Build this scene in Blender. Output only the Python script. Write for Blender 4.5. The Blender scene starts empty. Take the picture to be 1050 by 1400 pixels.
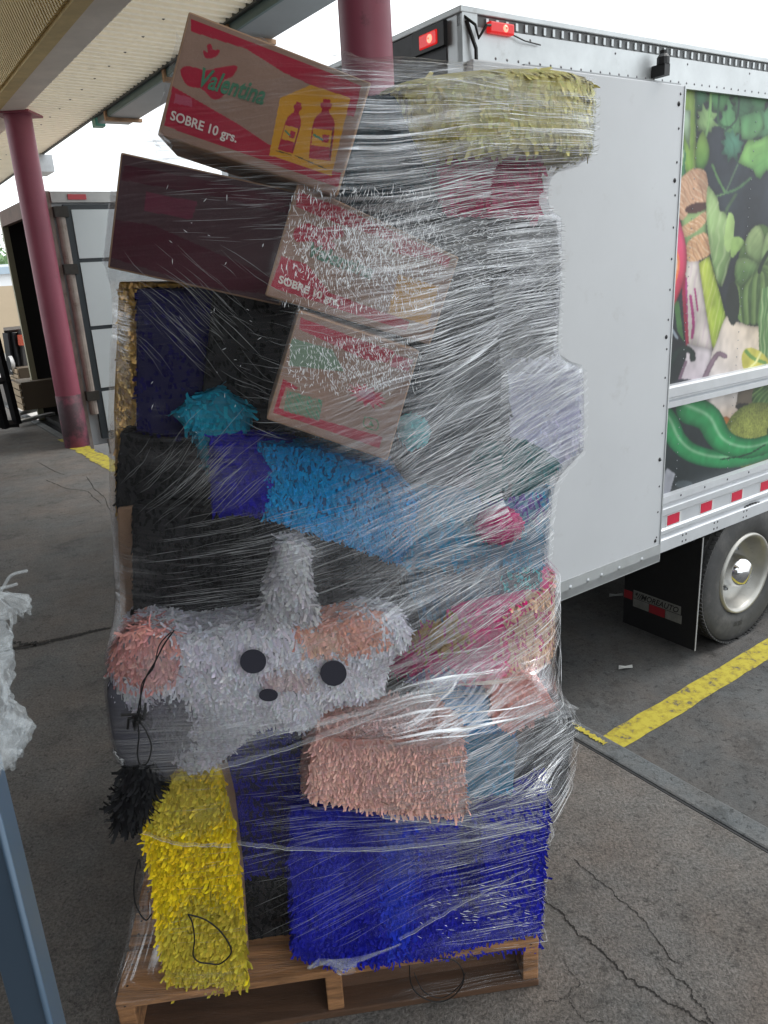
import bpy, bmesh, math, random
import numpy as np
from mathutils import Vector, Matrix
random.seed(7); np.random.seed(7)
R = math.radians
SC = bpy.context.scene
COL = SC.collection

# ------------------------------------------------------------------ camera
W_, H_, F_ = 1050.0, 1400.0, 1052.0
TH, RO = R(17.7), R(3.4)
CAM = np.array([0, 0, 1.65])
_fw = np.array([0, math.cos(TH), -math.sin(TH)]); _up = np.array([0, math.sin(TH), math.cos(TH)]); _rt = np.array([1., 0, 0])
AR = _rt*math.cos(RO) - _up*math.sin(RO); AU = _rt*math.sin(RO) + _up*math.cos(RO); AF = _fw
cd = bpy.data.cameras.new('camera'); cam = bpy.data.objects.new('camera', cd); COL.objects.link(cam)
m = Matrix.Identity(4)
for i in range(3):
    m[i][0] = AR[i]; m[i][1] = AU[i]; m[i][2] = -AF[i]; m[i][3] = CAM[i]
cam.matrix_world = m
cd.sensor_fit = 'VERTICAL'; cd.sensor_height = 24; cd.lens = 24*F_/H_; cd.clip_start = .03; cd.clip_end = 2000
SC.camera = cam

# ------------------------------------------------------------------ light
SUN_EL, SUN_AZ = 58, 15          # azimuth from +x towards +y
w = bpy.data.worlds.new('World'); SC.world = w; w.use_nodes = True
nt = w.node_tree; nt.nodes.clear()
out = nt.nodes.new('ShaderNodeOutputWorld')
sky = nt.nodes.new('ShaderNodeTexSky'); sky.sky_type = 'NISHITA'; sky.sun_disc = False
sky.sun_elevation = R(SUN_EL); sky.sun_rotation = R(90-SUN_AZ); sky.dust_density = 3; sky.air_density = 1.2
b1 = nt.nodes.new('ShaderNodeBackground'); b1.inputs[1].default_value = .1
nt.links.new(sky.outputs[0], b1.inputs[0])
b2 = nt.nodes.new('ShaderNodeBackground'); b2.inputs[0].default_value = (.93, .98, 1.0, 1); b2.inputs[1].default_value = 1.15
mx = nt.nodes.new('ShaderNodeMixShader'); mx.inputs[0].default_value = .85
nt.links.new(b1.outputs[0], mx.inputs[1]); nt.links.new(b2.outputs[0], mx.inputs[2]); nt.links.new(mx.outputs[0], out.inputs[0])
sl = bpy.data.lights.new('sun', 'SUN'); sl.energy = .8; sl.angle = R(25); sl.color = (1, .97, .93)
so = bpy.data.objects.new('sun', sl); COL.objects.link(so)
sd = Vector((math.cos(R(SUN_EL))*math.cos(R(SUN_AZ)), math.cos(R(SUN_EL))*math.sin(R(SUN_AZ)), math.sin(R(SUN_EL))))
so.rotation_euler = sd.to_track_quat('Z', 'Y').to_euler(); so.location = (6, 3, 12)
SC.view_settings.view_transform = 'Standard'; SC.view_settings.look = 'None'
SC.view_settings.exposure = 1.0; SC.view_settings.gamma = 1
SC.render.engine = 'CYCLES'
cy = SC.cycles
cy.transparent_max_bounces = 32; cy.max_bounces = 8; cy.diffuse_bounces = 3; cy.glossy_bounces = 3
cy.use_denoising = True; cy.sample_clamp_indirect = 4; cy.caustics_reflective = False; cy.caustics_refractive = False

# ------------------------------------------------------------------ maths
def ray(px, py):
    d = AR*(px-W_/2) + AU*(H_/2-py) + AF*F_
    return d/np.linalg.norm(d)
def proj(p):
    v = np.asarray(p, float)-CAM; z = v @ AF
    return np.stack([W_/2+F_*(v@AR)/z, H_/2-F_*(v@AU)/z], -1)
def ground(px, py, z=0.0):
    d = ray(px, py); return CAM+d*((z-CAM[2])/d[2])
# pallet frame: u along the front edge, b backwards, z up
PA = np.array([-.655, 1.294, 0]); YW = R(6.1)
PU = np.array([math.cos(YW), math.sin(YW), 0]); PV = np.array([-math.sin(YW), math.cos(YW), 0]); PZ = np.array([0, 0, 1.])
def L2W(u, b, z): return PA+PU*u+PV*b+PZ*z
def S(px, py, b):
    d = ray(px, py); t = ((PA-CAM)@PV+b)/(d@PV); return CAM+d*t
def loc(p): q = np.asarray(p)-PA; return np.stack([q@PU, q@PV, q@PZ], -1)
# truck frame
TA = R(34); TW = np.array([2.441, 4.85, 0.]); TS = np.array([math.cos(TA), math.sin(TA), 0]); TN = np.array([-math.sin(TA), math.cos(TA), 0])
YARD = -1.0
def T(s, n, z): return TW+TS*s+TN*n+PZ*z
def TP(px, py, n=0.0):
    d = ray(px, py); t = ((TW+TN*n-CAM)@TN)/(d@TN); p = CAM+d*t-TW; return float(p@TS), float(p[2])

# ------------------------------------------------------------------ materials
def srgb(c):
    return tuple(((x/255)/12.92 if x/255 <= .04045 else ((x/255+.055)/1.055)**2.4) for x in c)
MATS = {}
def mat(name, col, rough=.6, metal=0, noise=0, nscale=20, spec=.5, bump=0, bscale=60, stretch=(1, 1, 1), dirt=None, emis=None, attr=False, coord='Object'):
    if name in MATS: return MATS[name]
    M = bpy.data.materials.new(name); M.use_nodes = True; n = M.node_tree; P = n.nodes['Principled BSDF']
    P.inputs['Roughness'].default_value = rough; P.inputs['Metallic'].default_value = metal
    P.inputs['Specular IOR Level'].default_value = spec
    base = None
    if attr:
        a = n.nodes.new('ShaderNodeAttribute'); a.attribute_name = 'Col'; base = a.outputs['Color']
    else:
        c = n.nodes.new('ShaderNodeRGB'); c.outputs[0].default_value = (*col, 1); base = c.outputs[0]
    tc = n.nodes.new('ShaderNodeTexCoord'); mp = n.nodes.new('ShaderNodeMapping'); mp.inputs['Scale'].default_value = stretch
    n.links.new(tc.outputs[coord], mp.inputs[0])
    if noise:
        t = n.nodes.new('ShaderNodeTexNoise'); t.inputs['Scale'].default_value = nscale; t.inputs['Detail'].default_value = 6; t.inputs['Roughness'].default_value = .65
        n.links.new(mp.outputs[0], t.inputs[0])
        mr = n.nodes.new('ShaderNodeMapRange'); mr.inputs[1].default_value = .3; mr.inputs[2].default_value = .7
        mr.inputs[3].default_value = 1-noise; mr.inputs[4].default_value = 1+noise
        n.links.new(t.outputs[0], mr.inputs[0])
        vm = n.nodes.new('ShaderNodeVectorMath'); vm.operation = 'SCALE'; n.links.new(base, vm.inputs[0]); n.links.new(mr.outputs[0], vm.inputs['Scale'])
        base = vm.outputs[0]
    if dirt:   # (colour, scale, threshold lo, hi)
        t2 = n.nodes.new('ShaderNodeTexNoise'); t2.inputs['Scale'].default_value = dirt[1]; t2.inputs['Detail'].default_value = 8; t2.inputs['Roughness'].default_value = .7
        n.links.new(mp.outputs[0], t2.inputs[0])
        m2 = n.nodes.new('ShaderNodeMapRange'); m2.inputs[1].default_value = dirt[2]; m2.inputs[2].default_value = dirt[3]; n.links.new(t2.outputs[0], m2.inputs[0])
        mi = n.nodes.new('ShaderNodeMix'); mi.data_type = 'RGBA'; n.links.new(m2.outputs[0], mi.inputs[0]); n.links.new(base, mi.inputs[6]); mi.inputs[7].default_value = (*dirt[0], 1)
        base = mi.outputs[2]
    n.links.new(base, P.inputs['Base Color'])
    if bump:
        t3 = n.nodes.new('ShaderNodeTexNoise'); t3.inputs['Scale'].default_value = bscale; t3.inputs['Detail'].default_value = 5
        n.links.new(mp.outputs[0], t3.inputs[0]); bp = n.nodes.new('ShaderNodeBump'); bp.inputs['Strength'].default_value = bump; bp.inputs['Distance'].default_value = .004
        n.links.new(t3.outputs[0], bp.inputs['Height']); n.links.new(bp.outputs[0], P.inputs['Normal'])
    if emis:
        P.inputs['Emission Color'].default_value = (*emis[0], 1); P.inputs['Emission Strength'].default_value = emis[1]
    MATS[name] = M; return M

def concrete(name, col, crack=.5, scale=1.0, dark=.5, speck=.5):
    M = bpy.data.materials.new(name); M.use_nodes = True; n = M.node_tree; P = n.nodes['Principled BSDF']
    N = n.nodes.new; Lk = n.links.new
    g = N('ShaderNodeNewGeometry')
    def noise(sc, det=8, ro=.65, vec=None):
        t = N('ShaderNodeTexNoise'); t.inputs['Scale'].default_value = sc*scale; t.inputs['Detail'].default_value = det; t.inputs['Roughness'].default_value = ro
        Lk(vec or g.outputs['Position'], t.inputs[0]); return t
    def rng(src, a, b, c, d):
        r = N('ShaderNodeMapRange'); r.inputs[1].default_value = a; r.inputs[2].default_value = b; r.inputs[3].default_value = c; r.inputs[4].default_value = d
        Lk(src, r.inputs[0]); return r.outputs[0]
    def mul(a, b):
        q = N('ShaderNodeMath'); q.operation = 'MULTIPLY'; Lk(a, q.inputs[0]); Lk(b, q.inputs[1]); return q.outputs[0]
    big = rng(noise(1.1).outputs[0], .3, .7, 1-dark*.5, 1+dark*.35)
    mid = rng(noise(9, 10, .75).outputs[0], .3, .7, .78, 1.2)
    fine = rng(noise(110, 3, .8).outputs[0], .35, .65, 1-speck*.42, 1+speck*.34)
    pit = mul(rng(noise(34, 7, .85).outputs[0], .36, .45, .4, 1.0), rng(noise(3.6, 9, .8).outputs[0], .36, .46, .62, 1.0))
    # broken little cracks: voronoi edges, warped, kept only in patches
    nz = noise(5, 6); vm = N('ShaderNodeVectorMath'); vm.operation = 'MULTIPLY_ADD'
    Lk(nz.outputs['Color'], vm.inputs[0]); vm.inputs[1].default_value = (.35, .35, .35); Lk(g.outputs['Position'], vm.inputs[2])
    vo = N('ShaderNodeTexVoronoi'); vo.feature = 'DISTANCE_TO_EDGE'; vo.inputs['Scale'].default_value = 3.2*scale; Lk(vm.outputs[0], vo.inputs[0])
    cr = rng(vo.outputs['Distance'], .0, .012, .35, 1.0)
    pm = rng(noise(2.3).outputs[0], .5, .6, 0, crack)
    mxn = N('ShaderNodeMix'); mxn.data_type = 'FLOAT'; Lk(pm, mxn.inputs[0]); mxn.inputs[2].default_value = 1.0; Lk(cr, mxn.inputs[3])
    f = mul(mul(mul(big, mid), mul(fine, pit)), mxn.outputs[0])
    vs = N('ShaderNodeVectorMath'); vs.operation = 'SCALE'; vs.inputs[0].default_value = col; Lk(f, vs.inputs['Scale'])
    # warm / cool tint
    ti = N('ShaderNodeMix'); ti.data_type = 'RGBA'; ti.blend_type = 'MULTIPLY'; ti.inputs[0].default_value = 1
    Lk(vs.outputs[0], ti.inputs[6]); cr2 = N('ShaderNodeMix'); cr2.data_type = 'RGBA'; Lk(rng(noise(2.7).outputs[0], .35, .65, 0, 1), cr2.inputs[0])
    cr2.inputs[6].default_value = (1.08, .99, .93, 1); cr2.inputs[7].default_value = (.95, 1.0, 1.03, 1); Lk(cr2.outputs[2], ti.inputs[7])
    Lk(ti.outputs[2], P.inputs['Base Color'])
    P.inputs['Roughness'].default_value = .75; P.inputs['Specular IOR Level'].default_value = .3
    bp = N('ShaderNodeBump'); bp.inputs['Strength'].default_value = .7; bp.inputs['Distance'].default_value = .006; Lk(f, bp.inputs['Height']); Lk(bp.outputs[0], P.inputs['Normal'])
    return M

def film_mat(name, lo, hi, white, uscale=5, vscale=170, base=.03, rough=.16, seed=0.):
    M = bpy.data.materials.new(name); M.use_nodes = True; n = M.node_tree; n.nodes.clear()
    N = n.nodes.new; Lk = n.links.new
    o = N('ShaderNodeOutputMaterial'); uv = N('ShaderNodeUVMap')
    def streak(us, vs, det=3, off=0):
        mp = N('ShaderNodeMapping'); mp.inputs['Scale'].default_value = (us, vs, 1); mp.inputs['Location'].default_value = (off+seed, off*1.7+seed, seed)
        Lk(uv.outputs[0], mp.inputs[0]); t = N('ShaderNodeTexNoise'); t.inputs['Scale'].default_value = 1; t.inputs['Detail'].default_value = det; t.inputs['Roughness'].default_value = .6
        Lk(mp.outputs[0], t.inputs[0]); return t.outputs[0]
    def rng(src, a, b, c, d):
        r = N('ShaderNodeMapRange'); r.inputs[1].default_value = a; r.inputs[2].default_value = b; r.inputs[3].default_value = c; r.inputs[4].default_value = d
        Lk(src, r.inputs[0]); return r.outputs[0]
    def op(k, a, b):
        q = N('ShaderNodeMath'); q.operation = k
        for i, x in enumerate((a, b)):
            if isinstance(x, (int, float)): q.inputs[i].default_value = x
            else: Lk(x, q.inputs[i])
        return q.outputs[0]
    s1 = streak(uscale, vscale); s2 = streak(uscale*.5, vscale*.35, 4, 3.3)
    patch = rng(streak(1.6, 5, 4, 9.1), .42, .62, .1, 1)
    a = rng(s1, lo, hi, 0, 1); b = rng(s2, lo+.04, hi+.1, 0, .6)
    st = op('MULTIPLY', op('MAXIMUM', a, b), patch)
    at = N('ShaderNodeAttribute'); at.attribute_name = 'amt'
    st = op('MULTIPLY', st, at.outputs['Fac'])
    glare = op('MULTIPLY', op('MULTIPLY', rng(streak(1.1, 9, 5, 17.3), .52, .68, 0, .5), rng(s2, .35, .6, .35, 1)), at.outputs['Fac'])  # wide sheets of sky glare painted white into the film
    st = op('MAXIMUM', st, glare)
    fac = op('MINIMUM', op('ADD', op('MULTIPLY', st, white), base), .95)
    bp = N('ShaderNodeBump'); bp.inputs['Strength'].default_value = .8; bp.inputs['Distance'].default_value = .004; Lk(op('ADD', s1, op('MULTIPLY', s2, 1.5)), bp.inputs['Height'])
    gl = N('ShaderNodeBsdfGlossy'); gl.inputs['Roughness'].default_value = rough; gl.inputs['Color'].default_value = (.95, .97, 1, 1); Lk(bp.outputs[0], gl.inputs['Normal'])
    df = N('ShaderNodeBsdfDiffuse'); df.inputs['Color'].default_value = (.9, .92, .95, 1)
    tl = N('ShaderNodeBsdfTranslucent'); tl.inputs['Color'].default_value = (.9, .92, .95, 1)
    m1 = N('ShaderNodeMixShader'); m1.inputs[0].default_value = .4; Lk(df.outputs[0], m1.inputs[1]); Lk(tl.outputs[0], m1.inputs[2])
    m2 = N('ShaderNodeMixShader'); m2.inputs[0].default_value = .62; Lk(m1.outputs[0], m2.inputs[1]); Lk(gl.outputs[0], m2.inputs[2])
    tr = N('ShaderNodeBsdfTransparent'); tr.inputs[0].default_value = (.985, .985, .99, 1)
    m3 = N('ShaderNodeMixShader'); Lk(fac, m3.inputs[0]); Lk(tr.outputs[0], m3.inputs[1]); Lk(m2.outputs[0], m3.inputs[2])
    # clear glossy coat
    lw = N('ShaderNodeFresnel'); lw.inputs[0].default_value = 1.35; Lk(bp.outputs[0], lw.inputs['Normal'])
    g2 = N('ShaderNodeBsdfGlossy'); g2.inputs['Roughness'].default_value = .1; Lk(bp.outputs[0], g2.inputs['Normal'])
    m4 = N('ShaderNodeMixShader'); Lk(op('MULTIPLY', lw.outputs[0], .13), m4.inputs[0]); Lk(m3.outputs[0], m4.inputs[1]); Lk(g2.outputs[0], m4.inputs[2])
    Lk(m4.outputs[0], o.inputs[0]); return M

# ------------------------------------------------------------------ mesh helpers
def link(o, parent=None, world=True):
    COL.objects.link(o)
    if parent is not None:
        o.parent = parent
        if world: o.matrix_parent_inverse = Matrix.Identity(4)
    return o
ORG = {}
def tag(o, label=None, cat=None, group=None, kind=None):
    if label: o['label'] = label
    if cat: o['category'] = cat
    if group: o['group'] = group
    if kind: o['kind'] = kind
    return o
def mesh_obj(name, verts, faces, m, parent=None, smooth=False, cols=None, uvs=None, origin=None):
    """verts in world space; placed relative to the parent's origin"""
    org = np.array(ORG.get(parent.name, (0, 0, 0))) if parent is not None else (np.array(origin) if origin is not None else np.zeros(3))
    V = np.asarray(verts, float)-org
    me = bpy.data.meshes.new(name); me.from_pydata(V.tolist(), [], [tuple(int(i) for i in f) for f in faces])
    if cols is not None:
        ca = me.color_attributes.new('Col', 'FLOAT_COLOR', 'POINT'); c = np.ones((len(V), 4)); c[:, :3] = cols; ca.data.foreach_set('color', c.ravel())
    if smooth: me.polygons.foreach_set('use_smooth', [True]*len(me.polygons))
    if m is not None: me.materials.append(m)
    me.update()
    o = bpy.data.objects.new(name, me)
    link(o, parent)
    if parent is None:
        o.location = org.tolist(); ORG[o.name] = org
    return o
def empty(name, at, label, cat, group=None):
    o = bpy.data.objects.new(name, None); COL.objects.link(o); o.location = list(at); o.empty_display_size = .1; ORG[o.name] = np.array(at, float)
    return tag(o, label, cat, group)
class MB:
    def __init__(s): s.v = []; s.f = []; s.c = []
    def add(s, v, f, c=None):
        k = len(s.v); s.v += [tuple(x) for x in v]; s.f += [tuple(i+k for i in q) for q in f]
        if c is not None: s.c += [c]*len(v)
    def box(s, p, ax, ay, az_, c=None):
        """p corner; three edge vectors"""
        p, ax, ay, az_ = map(np.asarray, (p, ax, ay, az_))
        v = [p, p+ax, p+ax+ay, p+ay, p+az_, p+ax+az_, p+ax+ay+az_, p+ay+az_]
        f = [(0, 3, 2, 1), (4, 5, 6, 7), (0, 1, 5, 4), (1, 2, 6, 5), (2, 3, 7, 6), (3, 0, 4, 7)]
        if np.dot(np.cross(ax, ay), az_) < 0: f = [q[::-1] for q in f]
        s.add(v, f, c)
    def tube(s, pts, r, n=8, c=None, cap=True, r2=None):
        pts = [np.asarray(p, float) for p in pts]; V = []; prev = None
        for i, p in enumerate(pts):
            d = pts[min(i+1, len(pts)-1)]-pts[max(i-1, 0)]; d = d/(np.linalg.norm(d)+1e-9)
            a = np.cross(d, (0, 0, 1.)) if prev is None else prev-d*(prev@d)
            if np.linalg.norm(a) < 1e-3: a = np.cross(d, (1., 0, 0))
            a = a/np.linalg.norm(a); prev = a; b = np.cross(d, a)
            rr = r if r2 is None else r+(r2-r)*i/(len(pts)-1)
            V += [p+rr*(math.cos(t)*a+math.sin(t)*b) for t in np.linspace(0, 2*math.pi, n, endpoint=False)]
        F = [(i*n+j, i*n+(j+1) % n, (i+1)*n+(j+1) % n, (i+1)*n+j) for i in range(len(pts)-1) for j in range(n)]
        if cap: F += [tuple(range(n))[::-1], tuple((len(pts)-1)*n+j for j in range(n))]
        s.add(V, F, c)
    def lathe(s, c0, axis, prof, n=32):
        """prof: list of (along axis, radius)"""
        c0 = np.asarray(c0, float); ax = np.asarray(axis, float); ax = ax/np.linalg.norm(ax)
        a = np.cross(ax, (0, 0, 1.)); a = a/np.linalg.norm(a) if np.linalg.norm(a) > 1e-3 else np.array([1., 0, 0]); b = np.cross(ax, a)
        V = [c0+ax*h+r*(math.cos(t)*a+math.sin(t)*b) for h, r in prof for t in np.linspace(0, 2*math.pi, n, endpoint=False)]
        F = [(i*n+j, i*n+(j+1) % n, (i+1)*n+(j+1) % n, (i+1)*n+j) for i in range(len(prof)-1) for j in range(n)]
        s.add(V, F)
    def build(s, name, m, parent=None, smooth=False, origin=None):
        return mesh_obj(name, s.v, s.f, m, parent, smooth, s.c if s.c else None, origin=origin)
def bevel(o, w=.004, seg=2):
    md = o.modifiers.new('bevel', 'BEVEL'); md.width = w; md.segments = seg; md.limit_method = 'ANGLE'; return o
def tbox(s0, s1, n0, n1, z0, z1):   # corner + edges in truck frame
    return T(s0, n0, z0), TS*(s1-s0), TN*(n1-n0), PZ*(z1-z0)
def domes(pts, nrm, r, h=None, n=6):
    """little rivet heads"""
    nrm = np.asarray(nrm, float); nrm /= np.linalg.norm(nrm); h = h or r*.6
    a = np.cross(nrm, (0, 0, 1.)); a /= np.linalg.norm(a); b = np.cross(nrm, a); mb = MB()
    for p in pts:
        p = np.asarray(p); ring = [p+r*(math.cos(t)*a+math.sin(t)*b) for t in np.linspace(0, 2*math.pi, n, endpoint=False)]
        mb.add(ring+[p+nrm*h], [(i, (i+1) % n, n) for i in range(n)])
    return mb

# ------------------------------------------------------------------ palette
steelgrey = mat('galvanised steel', (.42, .44, .46), .45, .6, .12, 8)
alu = mat('trailer aluminium', (.5, .52, .53), .42, .55, .1, 6, dirt=((.25, .24, .22), 7, .6, .85))
trailwhite = mat('trailer white panel', (.50, .515, .535), .36, 0, .03, 2, dirt=((.32, .31, .30), 5, .60, .95), bump=.5, bscale=2.2)
darkrub = mat('black rubber', (.012, .012, .014), .6, 0, .2, 20)
tyre_m = mat('tyre rubber', (.045, .045, .046), .75, 0, .2, 14, dirt=((.11, .105, .1), 6, .5, .8))
blackmetal = mat('black steel', (.014, .014, .016), .45, .2, .15, 10)
polemat = mat('dull rose paint', srgb((150, 76, 94)), .5, 0, .1, 3, dirt=(srgb((70, 40, 48)), 5, .62, .8), bump=.1, bscale=30)
cream = mat('cream painted sheet', srgb((232, 222, 202)), .6, 0, .06, 2, dirt=(srgb((150, 132, 105)), 3, .6, .9))
tan = mat('tan painted timber', srgb((222, 196, 140)), .7, 0, .15, 5)
teal = mat('grey teal gutter', srgb((88, 112, 112)), .5, 0, .12, 5, dirt=(srgb((110, 80, 60)), 8, .66, .8))
rust = mat('rust', srgb((120, 75, 45)), .8, 0, .3, 20)
cardb = mat('cardboard', srgb((168, 135, 108)), .85, 0, .08, 30, bump=.15, bscale=120)

# ================================================================== SETTING
dockc = concrete('dock concrete', (.172, .160, .149), .95, 1.0, .6, 1.0)
edgec = concrete('dock edge steel and concrete', (.135, .142, .145), .2, 1.2, .4, .4)
lightc = concrete('light bounce concrete', (.40, .39, .37), .2, .3, .3, .3)  # pale ground put in to bounce light up to the soffit
yardc = concrete('shaded yard asphalt', (.105, .104, .103), .35, .9, .5, .45)  # dark tone carries the shade of trucks and canopy
farc = concrete('far yard', (.22, .21, .2), .1, .1, .4, .2)
# dock edge line in the world (azimuth 124 deg)
DE = R(124.2); EDIR = np.array([math.cos(DE), math.sin(DE), 0]); EIN = np.array([-math.sin(DE), math.cos(DE), 0])  # EIN points into the dock (lower left)
E0 = np.array([.776, 2.33, 0])
def D(a, i, z=0.): return E0+EDIR*a+EIN*i+PZ*z
g = .012
mb = MB(); mb.box(D(-14, .088+g, YARD-.2), EDIR*(14+.55), EIN*9, PZ*(-YARD+.2)); 
# split along the joint that runs inland on the left of the pallet
JL = ground(0, 890); JR = ground(150, 858)
jd = (JR-JL); jd /= np.linalg.norm(jd)
# joint meets the edge strip at parameter aj
def meet(p, d):
    M2 = np.array([[d[0], -EDIR[0]], [d[1], -EDIR[1]]]); q = E0+EIN*(.088+g)-p; t = np.linalg.solve(M2, q[:2]); return t
tj, aj = meet(JL, jd)
def slab(name, a0, a1, near_joint):
    # near_joint: 0 -> the corner a1 follows the joint; 1 -> corner a0 follows it
    i0 = .088+g; depth = 9.0
    j_in = JL-jd*6.0; k = (j_in-E0) @ EDIR; kin = (j_in-E0) @ EIN
    off = .009
    if near_joint == 0: P4 = [D(a0, i0), D(aj-off, i0), D(k-off, kin), D(a0, kin)]
    else: P4 = [D(aj+off, i0), D(a1, i0), D(a1, kin), D(k+off, kin)]
    top = [tuple(p) for p in P4]; bot = [(p[0], p[1], YARD-.1) for p in P4]
    o = mesh_obj(name, top+bot, [(0, 1, 2, 3), (7, 6, 5, 4), (0, 4, 5, 1), (1, 5, 6, 2), (2, 6, 7, 3), (3, 7, 4, 0)], dockc)
    return tag(bevel(o, .006), kind='structure')
slab('dock_floor', -14, 0, 0); slab('dock_floor', 0, 26, 1)
mb = MB(); mb.box(D(-14, -.0, -.16), EDIR*40, EIN*.088, PZ*.16); o = mb.build('dock_edge_strip', edgec); tag(bevel(o, .008), kind='structure')
mb = MB(); mb.box(D(-14, .02, YARD-.1), EDIR*40, EIN*.068, PZ*.80); tag(mb.build('dock_wall', concrete('dock wall', (.1, .1, .1), .2)), kind='structure')
mb = MB(); mb.box(D(-14, .091, -.3), EDIR*40, EIN*.0065, PZ*.297); tag(mb.build('joint_filler', darkrub), kind='structure')
mb = MB(); jn = np.array([-jd[1], jd[0], 0]); mb.box(JL-jd*6-jn*.011-PZ*.3, jd*(6+tj-.02), jn*.022, PZ*.288); tag(mb.build('joint_filler', darkrub), kind='structure')
# yard
me = [(-500, -500, YARD), (500, -500, YARD), (500, 500, YARD), (-500, 500, YARD)]
tag(mesh_obj('yard_ground', me, [(0, 1, 2, 3)], lightc), kind='structure')
tag(mesh_obj('loading_bay', [D(-14, 0, YARD+.004), D(14, 0, YARD+.004), D(14, -8, YARD+.004), D(-14, -8, YARD+.004)], [(0, 1, 2, 3)], yardc), kind='structure')
# worn yellow bay line
def yellow_mat():
    M = bpy.data.materials.new('worn yellow road paint'); M.use_nodes = True; n = M.node_tree; P = n.nodes['Principled BSDF']
    g_ = n.nodes.new('ShaderNodeNewGeometry'); t = n.nodes.new('ShaderNodeTexNoise'); t.inputs['Scale'].default_value = 16; t.inputs['Detail'].default_value = 9; t.inputs['Roughness'].default_value = .75
    n.links.new(g_.outputs['Position'], t.inputs[0])
    r = n.nodes.new('ShaderNodeValToRGB'); e = r.color_ramp.elements; e[0].position = .39; e[0].color = (.11, .10, .08, 1); e[1].position = .45; e[1].color = (.36, .29, .03, 1)
    e2 = r.color_ramp.elements.new(.56); e2.color = (.47, .40, .045, 1)
    n.links.new(t.outputs[0], r.inputs[0]); n.links.new(r.outputs[0], P.inputs['Base Color']); P.inputs['Roughness'].default_value = .75
    bp = n.nodes.new('ShaderNodeBump'); bp.inputs['Distance'].default_value = .003; n.links.new(t.outputs[0], bp.inputs['Height']); n.links.new(bp.outputs[0], P.inputs['Normal']); return M
yel = yellow_mat()
def ragged_strip(name, p0, p1, w0, z, m, n=70, jag=.006):
    p0 = np.array([*p0[:2], z]); p1 = np.array([*p1[:2], z]); d = p1-p0; d /= np.linalg.norm(d); s = np.array([-d[1], d[0], 0]); V = []
    for i in range(n+1):
        c = p0+(p1-p0)*i/n; V += [c-s*(w0/2+random.uniform(-jag, jag)), c+s*(w0/2+random.uniform(-jag, jag))]
    return mesh_obj(name, V, [(2*i, 2*i+2, 2*i+3, 2*i+1) for i in range(n)], m)
y0 = (ground(856, 1005, YARD)); y1 = ground(1050, 888, YARD)
yd = (y1-y0)/np.linalg.norm(y1-y0)
tag(ragged_strip('bay_line', y0-yd*.6, y1+yd*5, .155, YARD+.008, yel), kind='structure')
# a scuffed yellow patch on the dock edge strip
tag(ragged_strip('edge_paint', D(.02, .04), D(.26, .035), .02, .004, yel, 60, .006), kind='structure')
mb = MB(); mb.box(D(.03, -.055, -.42), EDIR*.10, EIN*.055, PZ*.37); bevel(mb.build('dock_bumper', darkrub, origin=D(.1, -.05, -.42)), .01); tag(bpy.data.objects['dock_bumper'], 'black rubber dock bumper below the edge strip where the yellow line meets the dock', 'dock bumper')
tag(ragged_strip('edge_paint', D(5.55, .06), D(7.6, .06), .16, .004, yel, 30, .02), kind='structure')
# cracks in the floor: flat ragged ribbons painted with the shade of the gap
crackm = mat('crack shade', (.022, .019, .017), .95)
def crack(pts, w0, name='floor_crack', sub=26, amp=.005):
    P = [ground(*p) for p in pts]; Q = []
    for a, b in zip(P[:-1], P[1:]):
        for i in range(sub): Q.append(a+(b-a)*i/sub)
    Q.append(P[-1]); V = []; n = len(Q); off = 0
    for i, q in enumerate(Q):
        d = Q[min(i+1, n-1)]-Q[max(i-1, 0)]; d /= np.linalg.norm(d)+1e-9; s = np.array([-d[1], d[0], 0])
        off = off*.88+random.uniform(-amp, amp)*.7; ww = w0*random.uniform(.35, 1.3)*(1 if 3 < i < n-4 else .3)
        V += [q+s*(off-ww/2)+PZ*.0016, q+s*(off+ww/2)+PZ*.0016]
    return tag(mesh_obj(name, V, [(2*i, 2*i+2, 2*i+3, 2*i+1) for i in range(n-1)], crackm), kind='structure')
crack([(725, 1208), (760, 1240), (795, 1275), (815, 1295), (850, 1330), (885, 1355), (925, 1378), (965, 1400), (1010, 1440)], .0055)
crack([(778, 1170), (830, 1215), (865, 1245), (905, 1290), (932, 1325)], .0032)
crack([(905, 1320), (935, 1345), (960, 1380), (985, 1405)], .004)
crack([(770, 1310), (790, 1345), (778, 1365), (742, 1375)], .0018); crack([(775, 1366), (800, 1395), (830, 1400)], .0022)
crack([(880, 1240), (905, 1225), (935, 1240)], .0012)
crack([(60, 655), (90, 668), (120, 672), (140, 690)], .008); crack([(52, 632), (75, 645), (90, 650)], .008)
crack([(118, 650), (128, 668), (142, 678), (150, 700)], .008); crack([(0, 705), (60, 700)], .004)
crack([(-10, 894), (40, 884), (90, 873), (150, 858)], .03, sub=40, amp=.004); crack([(-5, 880), (30, 878), (55, 880)], .03, sub=30, amp=.02)
crack([(132, 615), (150, 628), (160, 640)], .01)

scr = mat('litter white', (.6, .6, .58), .7)
for (x_, y_, w_), lb in (((855, 915, .05), 'small white paper scrap on the dark yard under the trailer'), ((842, 816, .06), 'flattened white scrap lying deep under the trailer')):
    c_ = ground(x_, y_, YARD); V_ = [c_+np.array([w_*a, w_*b, .012+.012*h]) for a, b, h in ((-1, -.3, 0), (-.2, -.5, 1), (.9, -.2, .2), (1, .3, 1), (.1, .45, 0), (-.8, .3, 1))]
    tag(mesh_obj('paper_scrap', V_, [(0, 1, 5), (1, 4, 5), (1, 2, 4), (2, 3, 4)], scr, origin=c_), lb, 'litter')
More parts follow.
